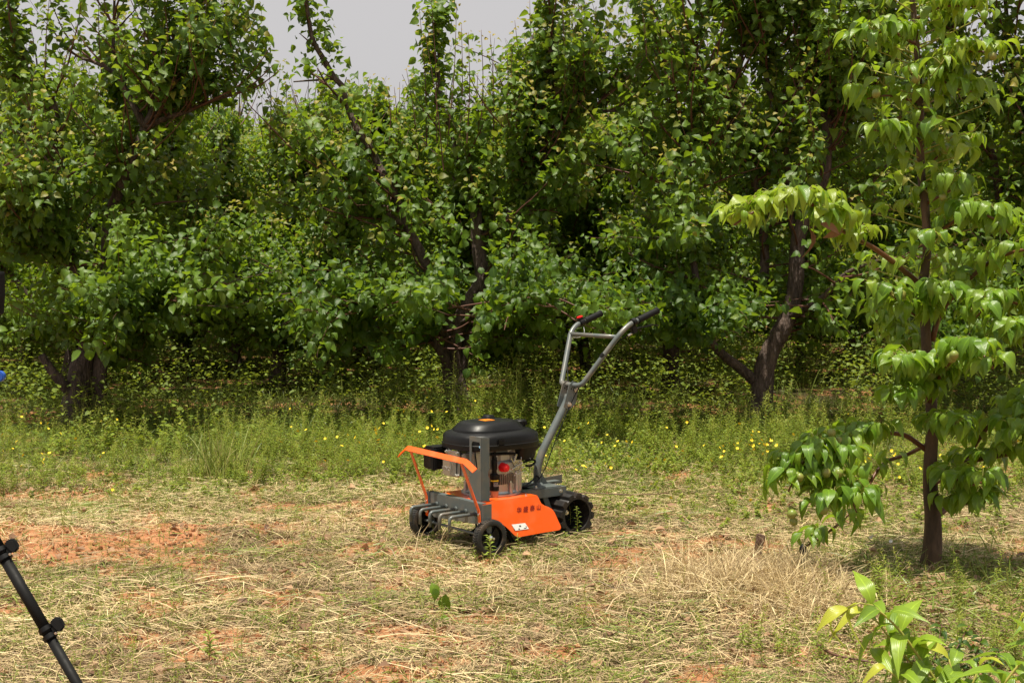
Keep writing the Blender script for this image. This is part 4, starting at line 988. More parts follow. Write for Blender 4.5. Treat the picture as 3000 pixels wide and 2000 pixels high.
blob('fuel_tank', [(.400, .060, .085, 0, 0), (.408, .068, .095, 0, 0), (.445, .072, .105, 0, 0), (.468, .085, .125, -.005, 0), (.478, .09, .13, -.005, 0)], M['black'], en, ctr=(-.375, -.305), expo=3.2)
# muffler box at the left
bm = bmesh.new(); box(bm, (-.005, -.468, .420), (.115, .095, .112)); mf = fin('muffler_box', bm, M['black'], en, .008)
bm = bmesh.new(); box(bm, (.046, -.425, .415), (.028, .034, .105)); fin('muffler_shield', bm, M['blackmatt'], mf, .006)
# cylinder head with raised letters
bm = bmesh.new(); box(bm, (-.035, -.285, .405), (.075, .115, .115)); hd = fin('cylinder_head', bm, M['alu'], en, .006)
bm = bmesh.new(); box(bm, (.010, -.312, .408), (.010, .112, .125)); hp = fin('head_flange', bm, M['alu'], hd, .004)
bm = bmesh.new(); vs = box(bm, (.030, -.315, .395), (.036, .088, .100))
for v in vs:
    if v.co.x > .03: v.co.y = -.315 + (v.co.y + .315) * .86; v.co.z = .395 + (v.co.z - .395) * .88
fin('head_cover', bm, M['alu'], hd, .008)
text('raised_lettering', 'SENCI', .026, basis((0, 1, 0), (0, 0, 1), (.0485, -.315, .385)), M['alu'], hd, .0018)
for (v, z) in ((-.360, .462), (-.266, .462), (-.360, .352), (-.266, .352)): bolt(hd, (.016, v, z), (1, 0, 0), .007, .006)
bm = bmesh.new(); box(bm, (-.085, -.225, .425), (.11, .07, .09)); fin('cooling_shroud', bm, M['alu'], en, .006)
bm = bmesh.new(); box(bm, (-.20, -.196, .425), (.16, .012, .075)); sh = fin('side_cover', bm, M['alud'], en, .003)
bm = bmesh.new(); box(bm, (-.158, -.1892, .437), (.020, .0012, .030)); sk_ = fin('sticker', bm, M['white'], sh, 0)
bm = bmesh.new(); box(bm, (-.158, -.1884, .431), (.0175, .0008, .014)); box(bm, (-.158, -.1884, .446), (.014, .0008, .002)); fin('small_print', bm, M['inkb'], sk_, 0)
for k in range(8):
    bm = bmesh.new(); box(bm, (-.172 - k * .0118, -.182, .327), (.0050, .024, .052)); fin('cooling_fin', bm, M['alud'], en, .0008)
bm = bmesh.new(); box(bm, (-.212, -.192, .327), (.10, .006, .058)); fin('fin_backing', bm, M['blackmatt'], en, .001)
pipe('intake_pipe', [(-.09, -.19, .470), (-.15, -.186, .468), (-.222, -.186, .462)], .009, M['grey'], en)
pipe('intake_pipe', [(-.10, -.178, .455), (-.20, -.176, .452), (-.265, -.178, .447), (-.278, -.190, .44)], .0065, M['blackmatt'], en)
bm = bmesh.new(); revolve(bm, (-.192, -.186, .386), (0, 1, 0), [(.024, -.01), (.023, .010), (.0215, .012), (.0205, .034), (.018, .041), (.009, .0425), (.008, .045), (0, .045)], 32); fin('primer_bulb', bm, M['red'], en, 0)
bm = bmesh.new(); box(bm, (-.215, -.192, .385), (.10, .025, .045)); cb = fin('carburettor', bm, M['alu'], en, .005)
bm = bmesh.new(); box(bm, (-.285, -.19, .39), (.045, .03, .05)); box(bm, (-.27, -.18, .42), (.01, .004, .05), Matrix.Rotation(-.4, 3, 'Y')); box(bm, (-.255, -.176, .405), (.006, .003, .05), Matrix.Rotation(.5, 3, 'Y')); fin('throttle_bracket', bm, M['chrome'], cb, .001)
for a, b in (((-.19, -.160, .350), (-.30, -.165, .40)), ((-.225, -.165, .372), (-.31, -.172, .395)), ((-.25, -.165, .34), (-.33, -.175, .358)), ((-.30, -.17, .358), (-.30, -.17, .43))): pipe('control_rod', [a, b], .0016, M['chrome'], cb, seg=6)
for p in ((-.236, -.162, .375), (-.300, -.165, .40), (-.262, -.165, .352), (-.31, -.17, .375)):
    bm = bmesh.new(); bmesh.ops.create_icosphere(bm, subdivisions=1, radius=.006, matrix=Matrix.Translation(p)); fin('rod_joint', bm, M['chrome'], cb, 0)
# oil filler bottle with yellow label
bm = bmesh.new(); revolve(bm, (-.146, -.184, .275), (0, 0, 1), [(0, 0), (.023, 0), (.023, .018), (.0205, .020), (.0205, .058), (.022, .062), (.022, .078), (.012, .086), (.012, .10), (.0145, .105), (.0145, .15), (.010, .152), (.010, .20), (0, .20)], 28); ob = fin('oil_filler', bm, M['black'], en, 0)
bm = bmesh.new(); revolve(bm, (-.146, -.184, .243), (0, 0, 1), [(.018, 0), (.020, .005), (.0205, .032), (0, .032)], 24); fin('filler_base', bm, M['tan'], ob, 0)
bm = bmesh.new(); revolve(bm, (-.146, -.184, .322), (0, 0, 1), [(.0209, 0), (.0209, .0065)], 28); fin('yellow_label', bm, M['yellow'], ob, 0)
bm = bmesh.new()
for k in range(4):
    for j in range(7 - k % 2):
        a = math.pi / 2 - .75 + j * .2; box(bm, (-.146 + math.cos(a) * .0209, -.184 + math.sin(a) * .0209, .316 - k * .0055), (.0030, .0010, .0016), Matrix.Rotation(a - math.pi / 2, 3, 'Z'))
fin('small_print', bm, M['white'], ob, 0)
# grey upright bracket: folded sheet with a long window
bm = bmesh.new()
v0, v1, z0, z1, ub = -.205, -.106, .247, .553, -.012
prism(bm, [(ub, v0, z0), (ub, v1, z0), (ub, v1, .392), (ub, v0, .392)], (-.004, 0, 0))
prism(bm, [(ub, v0, .528), (ub, v1, .528), (ub, v1, z1), (ub, v0, z1)], (-.004, 0, 0))
prism(bm, [(ub, v0, .392), (ub, v0 + .018, .392), (ub, v0 + .018, .516), (ub, v0 + .026, .528), (ub, v0, .528)], (-.004, 0, 0))
prism(bm, [(ub, v1, .392), (ub, v1, .528), (ub, v1 - .018, .528), (ub, v1 - .011, .516), (ub, v1 - .011, .402), (ub, v1 - .018, .392)], (-.004, 0, 0))
br = fin('upright_bracket', bm, M['grey'], mc, .0008)
bm = bmesh.new(); prism(bm, [(ub - .0005, v1 + .003, z0), (ub - .044, v1 + .003, z0), (ub - .044, v1 + .003, .357), (ub - .036, v1 + .003, .365), (ub - .036, v1 + .003, .386), (ub - .043, v1 + .003, .395), (ub - .043, v1 + .003, .549), (ub - .0005, v1 + .003, z1)], (0, .004, 0)); fin('bracket_flange', bm, M['grey'], br, .0008)
bm = bmesh.new(); prism(bm, [(-.03, -.175, .398), (-.03, -.168, .398), (-.03, -.184, .48), (-.03, -.191, .48)], (-.004, 0, 0)); fin('stay', bm, M['blackmatt'], br, .001)
bm = bmesh.new(); cyl(bm, (-.020, -.124, .506), (-.015, -.124, .506), .006, seg=16); fin('bolt_cap', bm, M['blueb'], br, 0)
bm = bmesh.new(); box(bm, (-.155, -.150, .515), (.045, .03, .035)); fin('cover_latch', bm, M['black'], cov, .006)

# ------------------------------------------------------------------ tripod at the left edge
tp0 = G(-330, 2050); tb = Vector((-1.62, 4.35, 0))
tr = empty('tripod', tb); tag(tr, 'black camera tripod at the left edge, one leg with flip locks in view', 'tripod')
hub = tb + Vector((.0, 0, 1.12))
foot = P(300, 2130, 3.95); foot.z = 0
def legline(a, b):
    return lambda t: a.lerp(b, t)
p_hi, p_lo = P(-10, 1594, 4.12), P(248, 2040, 3.98)
dirn = (p_lo - p_hi).normalized(); foot = p_lo + dirn * (p_lo.z / -dirn.z); top = p_hi - dirn * ((1.05 - p_hi.z) / dirn.z * -1)
top = p_hi + dirn * ((1.05 - p_hi.z) / dirn.z)
tb = Vector((top.x - .05, top.y, 0)); tr.location = tb
def tleg(top, foot, marks):
    ax = (foot - top).normalized(); Lg = (foot - top).length
    rad = (.019, .0168, .0150)
    cuts = [0] + marks + [Lg]
    t = Tubes(); t.add([top - tb, top + ax * cuts[1] - tb], rad[0], rad[0], 16); lg = link('leg', t.mesh('leg', M['blackmatt']), tr)
    for k in (1, 2):
        t = Tubes(); t.add([top + ax * (cuts[k] - .01) - tb, top + ax * cuts[k + 1] - tb], rad[k], rad[k], 16); link('leg_section', t.mesh('leg_section', M['blackmatt']), lg)
    side = ax.cross(Vector((0, 1, 0))).normalized()
    if side.x < 0: side = -side
    for k in (1, 2):
        for q in (-.014, .012):
            c = top + ax * (cuts[k] + q) - tb; bm = bmesh.new(); cyl(bm, c - ax * .008, c + ax * .008, rad[k - 1] + .005, seg=20); cl = fin('clamp', bm, M['black'], lg, .002)
        c = top + ax * cuts[k] - tb; bm = bmesh.new()
        rot = Matrix((side, ax.cross(side) * -1, ax)).transposed(); box(bm, c + side * .024, (.020, .012, .022), rot)
        prism(bm, [c + side * .022 - ax * .024 + Vector((0, -.011, 0)), c + side * .040 - ax * .030 + Vector((0, -.011, 0)), c + side * .058 - ax * .018 + Vector((0, -.011, 0)), c + side * .056 + ax * .012 + Vector((0, -.011, 0)), c + side * .036 + ax * .018 + Vector((0, -.011, 0)), c + side * .028 + ax * .004 + Vector((0, -.011, 0))], (0, .022, 0))
        fin('flip_lock', bm, M['blackmatt'], lg, .004)
        bolt(lg, c + side * .026 + Vector((0, -.0125, 0)) + ax * .012, (0, -1, 0), .003, .002)
    bm = bmesh.new(); cyl(bm, foot - ax * .035 - tb, foot - tb, .012, .015, seg=14); fin('rubber_foot', bm, M['rubber'], lg)
    return lg
Lg = (foot - top).length
d1 = (P(8, 1628, 4.12) - top).length; d2 = (P(128, 1862, 4.03) - top).length
tleg(top, foot, [d1, d2])
for az in (R(150), R(262)):
    f2 = tb + Vector((math.cos(az) * .52, math.sin(az) * .52, 0)); t2 = tb + Vector((math.cos(az) * .05, math.sin(az) * .05, 1.05)); tleg(t2, f2, [d1, d2])
bm = bmesh.new(); cyl(bm, (0, 0, .95), (0, 0, 1.22), .014, seg=18); cyl(bm, (0, 0, 1.02), (0, 0, 1.08), .062, seg=24); fin('centre_column', bm, M['black'], tr)
bm = bmesh.new(); box(bm, (0, 0, 1.27), (.07, .06, .09)); box(bm, (0, 0, 1.325), (.10, .07, .014)); fin('pan_head', bm, M['black'], tr, .006)
g1 = P(-6, 800, 4.1) - tb; g2 = P(-4, 878, 4.1) - tb
pipe('pan_handle', [(0.02, 0, 1.27), tuple(g1.lerp(Vector((0, 0, 1.27)), .45)), tuple(g1 + Vector((-.02, 0, .02)))], .006, M['black'], tr)
bm = bmesh.new(); ax = (g2 - g1).normalized(); revolve(bm, g1 - ax * .005, ax, [(0, 0), (.017, 0)] + [(.0185 + (.0012 if k % 2 else 0), .004 + k * .006) for k in range(12)] + [(.018, .08), (.014, .125), (0, .13)], 20); fin('rubber_grip', bm, M['blackmatt'], tr, 0)
kb = P(2, 1102, 4.1) - tb
pipe('side_arm', [(0, 0, 1.08), tuple(kb + Vector((-.03, .0, .01)))], .007, M['black'], tr)
bm = bmesh.new(); cyl(bm, kb + Vector((-.004, -.012, 0)), kb + Vector((-.004, .012, 0)), .0165, seg=28); fin('blue_knob', bm, M['blue'], tr, .003)

# ------------------------------------------------------------------ ground cover
r = np.random.default_rng(99)
def scatter(n, d0, d1, pad=.5, power=1.0):
    """random ground positions inside the wedge the photo shows"""
    d = d0 + (d1 - d0) * r.random(n) ** power; x = (r.random(n) - .5) * (d * .75 + 2 * pad); return x, d
def ribbons(name, x, y, z, az, pitch, L, w, bend, tint, mat, seg=2, twist=None):
    n = len(x); az = np.asarray(az); D = np.stack([np.cos(az) * np.cos(pitch), np.sin(az) * np.cos(pitch), np.sin(pitch)], 1)
    up = np.zeros((n, 3)); up[:, 2] = 1
    side = norm(np.cross(D, up) + 1e-6)
    if twist is not None: side = norm(side * np.cos(twist)[:, None] + np.cross(D, side) * np.sin(twist)[:, None])
    P0 = np.stack([x, y, z], 1); rows = []
    for k in range(seg + 1):
        t = k / seg; c = P0 + D * (L * t)[:, None]; c[:, 2] -= bend * L * t * t; c[:, :2] += (D[:, :2] * (bend * L * t * t * .3)[:, None])
        hw = (w * (.5 if seg == 1 else (.5 * (1 - .75 * t ** 2))))[:, None]
        rows += [c - side * hw, c + side * hw]
    V = np.stack(rows, 1).reshape(-1, 3); m_ = 2 * (seg + 1); b = np.arange(n)[:, None] * m_
    F = np.concatenate([np.stack([b[:, 0] + 2 * k, b[:, 0] + 2 * k + 1, b[:, 0] + 2 * k + 3, b[:, 0] + 2 * k + 2], 1) for k in range(seg)])
    c = np.zeros((n, m_, 4)); c[..., 0] = tint[:, None]; c[..., 3] = 0
    o = link(name, bulk_mesh(name, V, F, c.reshape(-1, 4), mat)); tag(o, kind='stuff'); return o
def gz(x, y): return hgt(x, y)
# dry straw mat
n = 350000; x, y = scatter(n, 3.6, 10.8, .4, .85)
s = soil(x, y); fade = np.clip((10.6 - y) / 2.6, 0, 1) * (.55 + .45 * vn(x, y, .5, 11))
keep = (r.random(n) < (1 - .84 * s)) & (r.random(n) < fade + .15); x, y = x[keep], y[keep]; n = len(x)
flow = vn(x, y, .35, 12) * 7 + (vn(x, y, .12, 13) - .5) * 5
az = flow + r.normal(0, 1.1, n)
L = .02 + .13 * r.random(n) ** 2.4; z = gz(x, y) + (r.random(n) ** 2 * .035 + .002) * np.where(np.hypot(x + .1, y - 6.36) < .22, .15, 1)
ti = np.clip(.48 + .5 * (r.random(n) - .5) + .5 * (vn(x, y, .6, 14) - .5) - .35 * (r.random(n) < .35), 0, 1)
ribbons('dry_straw', x, y, z, az, (r.random(n) - .42) * .45, L, .0014 + .0022 * r.random(n), .15 * r.random(n), ti, M['straw'], 1, r.random(n) * 1.2 - .6)
n = 80000; x, y = scatter(n, 3.6, 9.8, .4, .85); k = r.random(n) < (.25 + .75 * (vn(x, y, .55, 17) > .5)) * (1 - .8 * soil(x, y)); x, y = x[k], y[k]; n = len(x)
ribbons('cut_grass', x, y, gz(x, y) + .004 + .03 * r.random(n), vn(x, y, .35, 12) * 7 + r.normal(0, 1.2, n), (r.random(n) - .4) * .5, .02 + .10 * r.random(n) ** 1.8, .002 + .0028 * r.random(n), .2 * r.random(n), .35 + .6 * r.random(n), M['grass'], 1, r.random(n))
# longer bright stalks on top
n = 9000; x, y = scatter(n, 3.8, 9.4, .3, .9); k = r.random(n) < (1 - .85 * soil(x, y)) * (.25 + .75 * (vn(x, y, .7, 21) > .42)); x, y = x[k], y[k]; n = len(x)
az = vn(x, y, .5, 12) * 7 + r.normal(0, 1.5, n); L = .08 + .24 * r.random(n) ** 1.5
ribbons('dry_stalks', x, y, gz(x, y) + .012 + .03 * r.random(n), az, (r.random(n) - .3) * .35, L, .0016 + .0018 * r.random(n), .12 + .2 * r.random(n), .6 + .4 * r.random(n), M['straw'], 4, r.random(n))
# heap of dry grass left of the pear tree, and straw gathered at the front wheel
hx, hy = [], []
for (px, py, rx, ry, cnt) in ((2200, 1770, .42, .26, 7500), (2080, 1690, .3, .16, 2500), (2330, 1740, .2, .2, 4200), (2260, 1660, .22, .12, 1500), (2380, 1830, .2, .12, 1500), (1600, 1690, .3, .08, 260), (1250, 1650, .2, .06, 160)):
    c = G(px, py); hx.append(c.x + r.normal(0, rx * .5, cnt)); hy.append(c.y + r.normal(0, ry * .5, cnt))
x = np.concatenate(hx); y = np.concatenate(hy); n = len(x)
ribbons('dry_grass_tussock', x, y, gz(x, y), r.random(n) * 6.28, .15 + r.random(n) ** 1.1 * 1.25, .06 + .26 * r.random(n) ** 1.4, .0016 + .0042 * r.random(n) ** 3, .2 + .7 * r.random(n), np.clip(.1 + .9 * r.random(n), 0, 1), M['straw'], 3, r.random(n) * 3)
# short green grass among the straw, denser in some patches
def gmask(x, y):
    g = .22 + .5 * np.clip(vn(x, y, .33, 35) - .4, 0, 1) * 2 + .6 * np.clip(vn(x, y, .8, 31) - .45, 0, 1) * 2 + .9 * np.clip((y - 6.9 + 1.2 * (vn(x, y, .5, 36) - .5)) / 2.2, 0, 1)
    for (px, py, rx, ry, k) in ((480, 1475, .9, .28, 1.6), (60, 1440, .4, .22, 1.3), (230, 1500, .4, .12, 1.0), (900, 1400, .9, .3, .4), (2800, 1580, .8, .7, 1.4), (2850, 1800, .7, .6, .9), (2500, 1660, .4, .2, 1.0), (1950, 1450, .9, .5, .7), (1100, 1640, .3, .15, .3), (2300, 1760, .25, .15, .4), (300, 1850, .5, .2, .25)):
        c = G(px, py); g = g + k * np.exp(-(((x - c.x) / rx) ** 2 + ((y - c.y) / ry) ** 2))
    return g * (1 - .8 * soil(x, y))
n = 190000; x, y = scatter(n, 3.6, 11.5, .4, .9); k = r.random(n) < gmask(x, y) * .62; x, y = x[k], y[k]; n = len(x)
hh = .02 + .05 * r.random(n) ** 1.5 + .07 * np.clip((y - 7.5) / 2, 0, 1) * r.random(n)
ribbons('green_grass', x, y, gz(x, y), r.random(n) * 6.28, .25 + r.random(n) * 1.1, hh, .002 + .0032 * r.random(n), .35 * r.random(n), np.clip(.5 * r.random(n) + .5 * vn(x, y, .5, 33), 0, 1), M['grass'], 2, r.random(n) * 3)
# small sprouts that stand up through the straw
def plants(name, px_list, hgt_rng, nleaf, lsz, tpl, mat, stem_mat='stemg', lean=.25):
    """many little upright weeds in one object"""
    T = Tubes(); pos = []; D = []; Nn = []; sz = []; ti = []; yg = []
    for (x0, y0, sc) in px_list:
        h = (hgt_rng[0] + (hgt_rng[1] - hgt_rng[0]) * r.random()) * sc; p = np.array([x0, y0, float(gz(np.array(x0), np.array(y0)))])
        d = norm(np.array([r.normal(0, lean), r.normal(0, lean), 1.])); m_ = 5; pts = [p]
        for k in range(m_): d = norm(d + np.array([r.normal(0, .08), r.normal(0, .08), 0.05])); p = p + d * h / m_; pts.append(p)
        T.add(pts, .0018 * (sc ** .5), .0007, 3, cap=False); pts = np.array(pts); tt = r.random()
        nl = int(nleaf * (.7 + .6 * r.random())); phi = r.random() * 6.28
        for k in range(nl):
            f_ = (.15 + .85 * (k + .5) / nl) * m_; i_ = min(m_ - 1, int(f_)); q = pts[i_] + (pts[i_ + 1] - pts[i_]) * (f_ - i_); phi += 2.4
            pos.append(q); D.append((math.cos(phi), math.sin(phi), .35 + .6 * r.random() * (k / nl) + .2 * r.random())); Nn.append((r.normal(0, .3), r.normal(0, .3) - .1, 1.))
            sz.append(lsz * (.6 + .6 * r.random()) * (1 - .45 * k / nl) * sc ** .5); ti.append(np.clip(tt * .7 + .4 * r.random(), 0, 1)); yg.append(.25 * (k / nl > .85))
    if stem_mat: tag(link(name + '_stems', T.mesh(name + '_stems', M[stem_mat])), kind='stuff')
    tag(link(name, leaves_mesh(name, tpl, pos, D, Nn, np.array(sz), np.array(ti), np.array(yg, float), mat)), kind='stuff')
n = 2600; x, y = scatter(n, 3.9, 8.6, .2, .9); k = r.random(n) < (.35 + .5 * (vn(x, y, .4, 51) > .4)) * (1 - .8 * soil(x, y)) * (np.hypot(x - .2, y - 6.85) > .55); x, y = x[k], y[k]
plants('weed_sprouts', [(a, b, 1) for a, b in zip(x, y)], (.04, .12), 11, .028, T_N, M['leafw'])
# knee-high weeds in front of and under the trees
pl = []
def patch(px, py, rx, ry, cnt, sc=1.):
    c = G(px, py)
    for k in range(cnt): pl.append((c.x + r.normal(0, rx), c.y + r.normal(0, ry), sc * (.6 + .6 * r.random())))
for a in ((1150, 1330, .45, .35, 110, 1.), (1350, 1260, .6, .45, 130, 1.3), (700, 1240, .7, .5, 90, 1.25), (2500, 1260, .6, .5, 110, 1.3), (1800, 1230, .6, .5, 70, 1.2), (1500, 1270, .30, .35, 150, 1.5), (1000, 1330, .5, .35, 60, .9), (2200, 1340, .4, .35, 110, 1.0), (2080, 1310, .4, .3, 45, .9), (2400, 1330, .5, .5, 80, 1.), (2850, 1380, .6, .5, 90, .9), (150, 1340, .8, .4, 120, .85), (600, 1330, .8, .4, 60, .8), (1750, 1380, .6, .4, 30, .6), (1900, 1290, .7, .4, 40, .8), (820, 1360, .5, .35, 50, .8)): patch(*a)
patch(2750, 1900, .35, .2, 40, .5); patch(2930, 1850, .25, .3, 45, .6); patch(2650, 1960, .3, .12, 30, .5)
for k in range(26):
    patch(r.uniform(-50, 3050), r.uniform(1265, 1430), .30, .16, int(r.integers(10, 42)), r.uniform(.5, 1.15))
plants('feathery_weeds', pl, (.20, .44), 44, .052, T_N, M['leafw'])
pl = []
for a in ((1700, 1350, .5, .35, 170, .55), (1900, 1350, .6, .35, 170, .6), (1830, 1290, .6, .4, 190, .75), (2060, 1390, .5, .25, 110, .5), (2010, 1250, .7, .5, 140, .9), (1700, 1260, .5, .4, 120, .8), (260, 1330, .25, .2, 26, 1.5), (520, 1300, .35, .2, 26, 1.5), (850, 1400, .5, .2, 60, .5), (2480, 1400, .5, .4, 60, .8), (2900, 1500, .5, .5, 60, .7), (1200, 1370, .5, .25, 80, .5), (40, 1400, .5, .25, 60, .5), (1560, 1330, .5, .3, 80, .6), (2700, 1420, .6, .3, 120, .6), (2150, 1430, .5, .15, 70, .4), (1000, 1400, .5, .2, 70, .5), (300, 1380, .6, .2, 70, .5), (1400, 1440, .5, .12, 40, .35), (2000, 1480, .6, .15, 60, .4), (2450, 1520, .5, .2, 60, .45), (600, 1440, .6, .12, 60, .4), (2340, 1250, .3, .5, 30, 1.6)): patch(*a)
plants('leafy_ground_cover', pl, (.08, .22), 12, .052, T_G, M['leafw'])
# tall grass under the trees
n = 95000; x, y = scatter(n, 8.0, 24, 1.0, 1.3)
dens = .15 + .85 * (vn(x, y, 1.1, 61) > .42)
for (px, py) in ((1750, 1190), (2000, 1180)):
    c = G(px, py); dens = dens * (1 - .7 * np.exp(-(((x - c.x) / .6) ** 2 + ((y - c.y) / .7) ** 2)))
k = r.random(n) < dens * np.clip((y - 7.9) / 1.4, .04, 1) * (.35 + 1.1 * (vn(x, y, .45, 65) > .45)); x, y = x[k], y[k]; n = len(x)
edge = np.clip((y - 8.8) / 2.2, .15, 1) * (.45 + .9 * vn(x, y, .6, 64))
ribbons('tall_grass', x, y, gz(x, y), r.random(n) * 6.28, .75 + r.random(n) * .75, (.10 + .36 * r.random(n) ** 1.3) * edge, .0025 + .004 * r.random(n), .15 + .7 * r.random(n), .35 * r.random(n) + .6 * vn(x, y, .7, 63), M['grass'], 4, r.random(n) * 3)
c = G(650, 1400); n = 260; x = c.x + r.normal(0, .10, n); y = c.y + r.normal(0, .08, n)
ribbons('tall_grass', x, y, gz(x, y), r.random(n) * 6.28, 1.0 + r.random(n) * .55, .18 + .28 * r.random(n), .004 + .004 * r.random(n), .1 + .3 * r.random(n), .5 + .5 * r.random(n), M['grass'], 5, r.random(n) * 3)
n = 1900; c = G(2880, 1720); x = c.x + r.normal(0, .4, n); y = c.y + r.normal(0, .3, n)
ribbons('tall_grass', x, y, gz(x, y), r.random(n) * 6.28, .4 + r.random(n) * .9, .06 + .14 * r.random(n), .004 + .004 * r.random(n), .2 + .5 * r.random(n), .3 + .6 * r.random(n), M['grass'], 4, r.random(n) * 3)
# low weeds deeper in the orchard
n = 9000; x, y = scatter(n, 9.8, 26, 1.0, 1.2); k = (vn(x, y, 1.0, 71) > .38) & (r.random(n) < np.clip((y - 9.5) / 3, .15, 1)); x, y = x[k], y[k]; n = len(x)
q = 16; az = r.random((n, q)) * 6.28; X_ = (x[:, None] + r.normal(0, .09, (n, q))).ravel(); Y_ = (y[:, None] + r.normal(0, .09, (n, q))).ravel()
Z_ = (gz(x, y)[:, None] + (.12 + .55 * vn(x, y, .5, 72)[:, None]) * r.random((n, q)) ** 1.2).ravel(); m_ = n * q
D = np.stack([np.cos(az.ravel()), np.sin(az.ravel()), .6 - r.random(m_)], 1); Nn = np.stack([r.normal(0, .4, m_), r.normal(0, .4, m_), np.ones(m_)], 1)
tag(link('orchard_floor_weeds', leaves_mesh('orchard_floor_weeds', T_G, np.stack([X_, Y_, Z_], 1), D, Nn, .025 + .045 * r.random(m_) ** 1.5, r.random(m_) * .8, np.zeros(m_), M['leafw'])), kind='stuff')
# withered leaves and small twigs lying about
n = 900; x, y = scatter(n, 4, 9.5, .2, .9); c = G(2600, 1740); x2 = c.x + r.normal(0, .4, 900); y2 = c.y + r.normal(0, .22, 900)
x = np.concatenate([x, x2]); y = np.concatenate([y, y2]); n = len(x)
az = r.random(n) * 6.28; D = np.stack([np.cos(az), np.sin(az), r.normal(0, .2, n)], 1); Nn = np.stack([r.normal(0, .35, n), r.normal(0, .35, n), np.ones(n)], 1)
tag(link('withered_leaves', leaves_mesh('withered_leaves', T_A, np.stack([x, y, gz(x, y) + .02], 1), D, Nn, .025 + .04 * r.random(n), r.random(n), .4 * r.random(n), M['deadleaf'])), kind='stuff')
T = Tubes()
for (pts, r0) in (([(1560, 1487), (1700, 1478), (1860, 1483), (1960, 1470)], .004), ([(2390, 1925), (2450, 1975), (2560, 1998)], .006)):
    tw_ = empty('fallen_twig', G(*pts[0])); tag(tw_, 'thin reddish twig lying on the cut grass behind the machine' if r0 < .005 else 'bare brown twig lying near the corner sapling', 'twig')
    t = Tubes(); q, _ = catmull([G(*p_) + Vector((0, 0, .05 + .02 * math.sin(i))) for i, p_ in enumerate(pts)], .04); t.add([p_ - tw_.location for p_ in q], r0, r0 * .5, 6, .15); link('stick', t.mesh('stick', M['twig']), tw_)
# soil crumbs
n = 9000; x, y = scatter(n, 4.2, 9.6, .1); k = soil(x, y) > .45; x, y = x[k], y[k]
bm = bmesh.new(); bmesh.ops.create_icosphere(bm, subdivisions=1, radius=1); CV = np.array([tuple(v.co) for v in bm.verts]); CF = np.array([[v.index for v in f.verts] for f in bm.faces]); bm.free()
n = len(x); sc = (.003 + .012 * r.random(n) ** 3); V = CV[None] * sc[:, None, None] * (1 + .5 * (r.random((n, len(CV), 1)) - .5)) + np.stack([x, y, gz(x, y) + .004], 1)[:, None]
me = bulk_mesh('soil_crumbs', V.reshape(-1, 3), (CF[None] + (np.arange(n) * len(CV))[:, None, None]).reshape(-1, 3), None, M['ground'], False)
a = me.attributes.new('soil', 'FLOAT', 'POINT'); a.data.foreach_set('value', np.ones(len(me.vertices), np.float32)); tag(link('soil_crumbs', me), kind='stuff')

# ------------------------------------------------------------------ small things that stand out
def sprig(px, py, h, nl, lsz, label, leanx=0.):
    o = empty('weed_plant', G(px, py)); tag(o, label, 'weed'); z0 = float(gz(np.array(o.location.x), np.array(o.location.y))); o.location.z = z0
    t = Tubes(); tip = Vector((leanx, -.01, h)); t.add([Vector((0, 0, -.01)), tip * .5 + Vector((.006, 0, 0)), tip], .0022, .001, 6); link('stem', t.mesh('stem', M['stemg']), o)
    pos = []; D = []; Nn = []; sz = []
    for k in range(nl):
        f_ = .18 + .82 * k / nl; a = k * 2.4; q = tip * f_ + Vector((.006 * math.sin(f_ * 3.1), 0, 0))
        pos.append(tuple(q)); D.append((math.cos(a), math.sin(a), .25 + .7 * f_)); Nn.append((0, -.4, 1)); sz.append(lsz * (1 - .45 * f_) * random.uniform(.8, 1.15))
    leaf_objects(o, VAR_W, len(T_W), pos, D, Nn, sz, [random.uniform(.4, 1) for _ in pos], [0] * len(pos))
T_W = [leaf_tpl(.12, PS, c, .35, .01) for c in (.3, .6)]
VAR_W = leaf_variants('leaf', T_W, [(.4, 0), (.7, 0), (1, 0)], M['leafw'])
sprig(1432, 1652, .135, 26, .045, 'bright narrow leaved weed standing right in front of the near front wheel')
sprig(1668, 1562, .150, 20, .034, 'tall weed sprig at the left side of the lugged rear roller opening')
sprig(1688, 1575, .165, 24, .036, 'weed sprig in the middle in front of the black roller')
sprig(1716, 1560, .155, 24, .036, 'weed sprig at the right rim of the black rear roller', .008)
sprig(1655, 1585, .05, 10, .03, 'very short weed between the orange side guard and the roller')
sprig(612, 1950, .11, 24, .05, 'leafy weed in the open straw near the bottom, left of centre')
sprig(1265, 1590, .06, 12, .04, 'small weed under the bent tines at the front of the machine')
sprig(1925, 1760, .10, 14, .035, 'thin weed standing in the straw right of the machine')
sprig(2170, 1900, .10, 16, .04, 'thin weed in the foreground straw left of the corner sapling')
sprig(1515, 1620, .10, 12, .035, 'thin weed rising in front of the white sticker')
sprig(2570, 1790, .16, 30, .05, 'bushy weed behind the drooping tip of the corner sapling')
cl = empty('fallen_leaves', G(1270, 1795)); tag(cl, 'broken green leaves standing in the straw below the machine', 'leaf')
leaf_objects(cl, VAR_A, len(T_A), [(0, 0, .10), (.01, 0, .075), (.05, -.01, .08), (.03, -.15, .01)], [(.3, -.1, -1), (-.3, 0, .8), (.15, 0, -1), (1, .2, .05)], [(.5, -1, .1), (.3, -1, .2), (-.6, -1, .1), (0, -.3, 1)], [.05, .055, .085, .07], [.6, .8, .2, .95], [0, .2, 0, 0])
t = Tubes(); t.add([Vector((0, 0, 0)), Vector((.005, 0, .06)), Vector((.03, 0, .09))], .0015, .001, 5); link('stem', t.mesh('stem', M['twig']), cl)
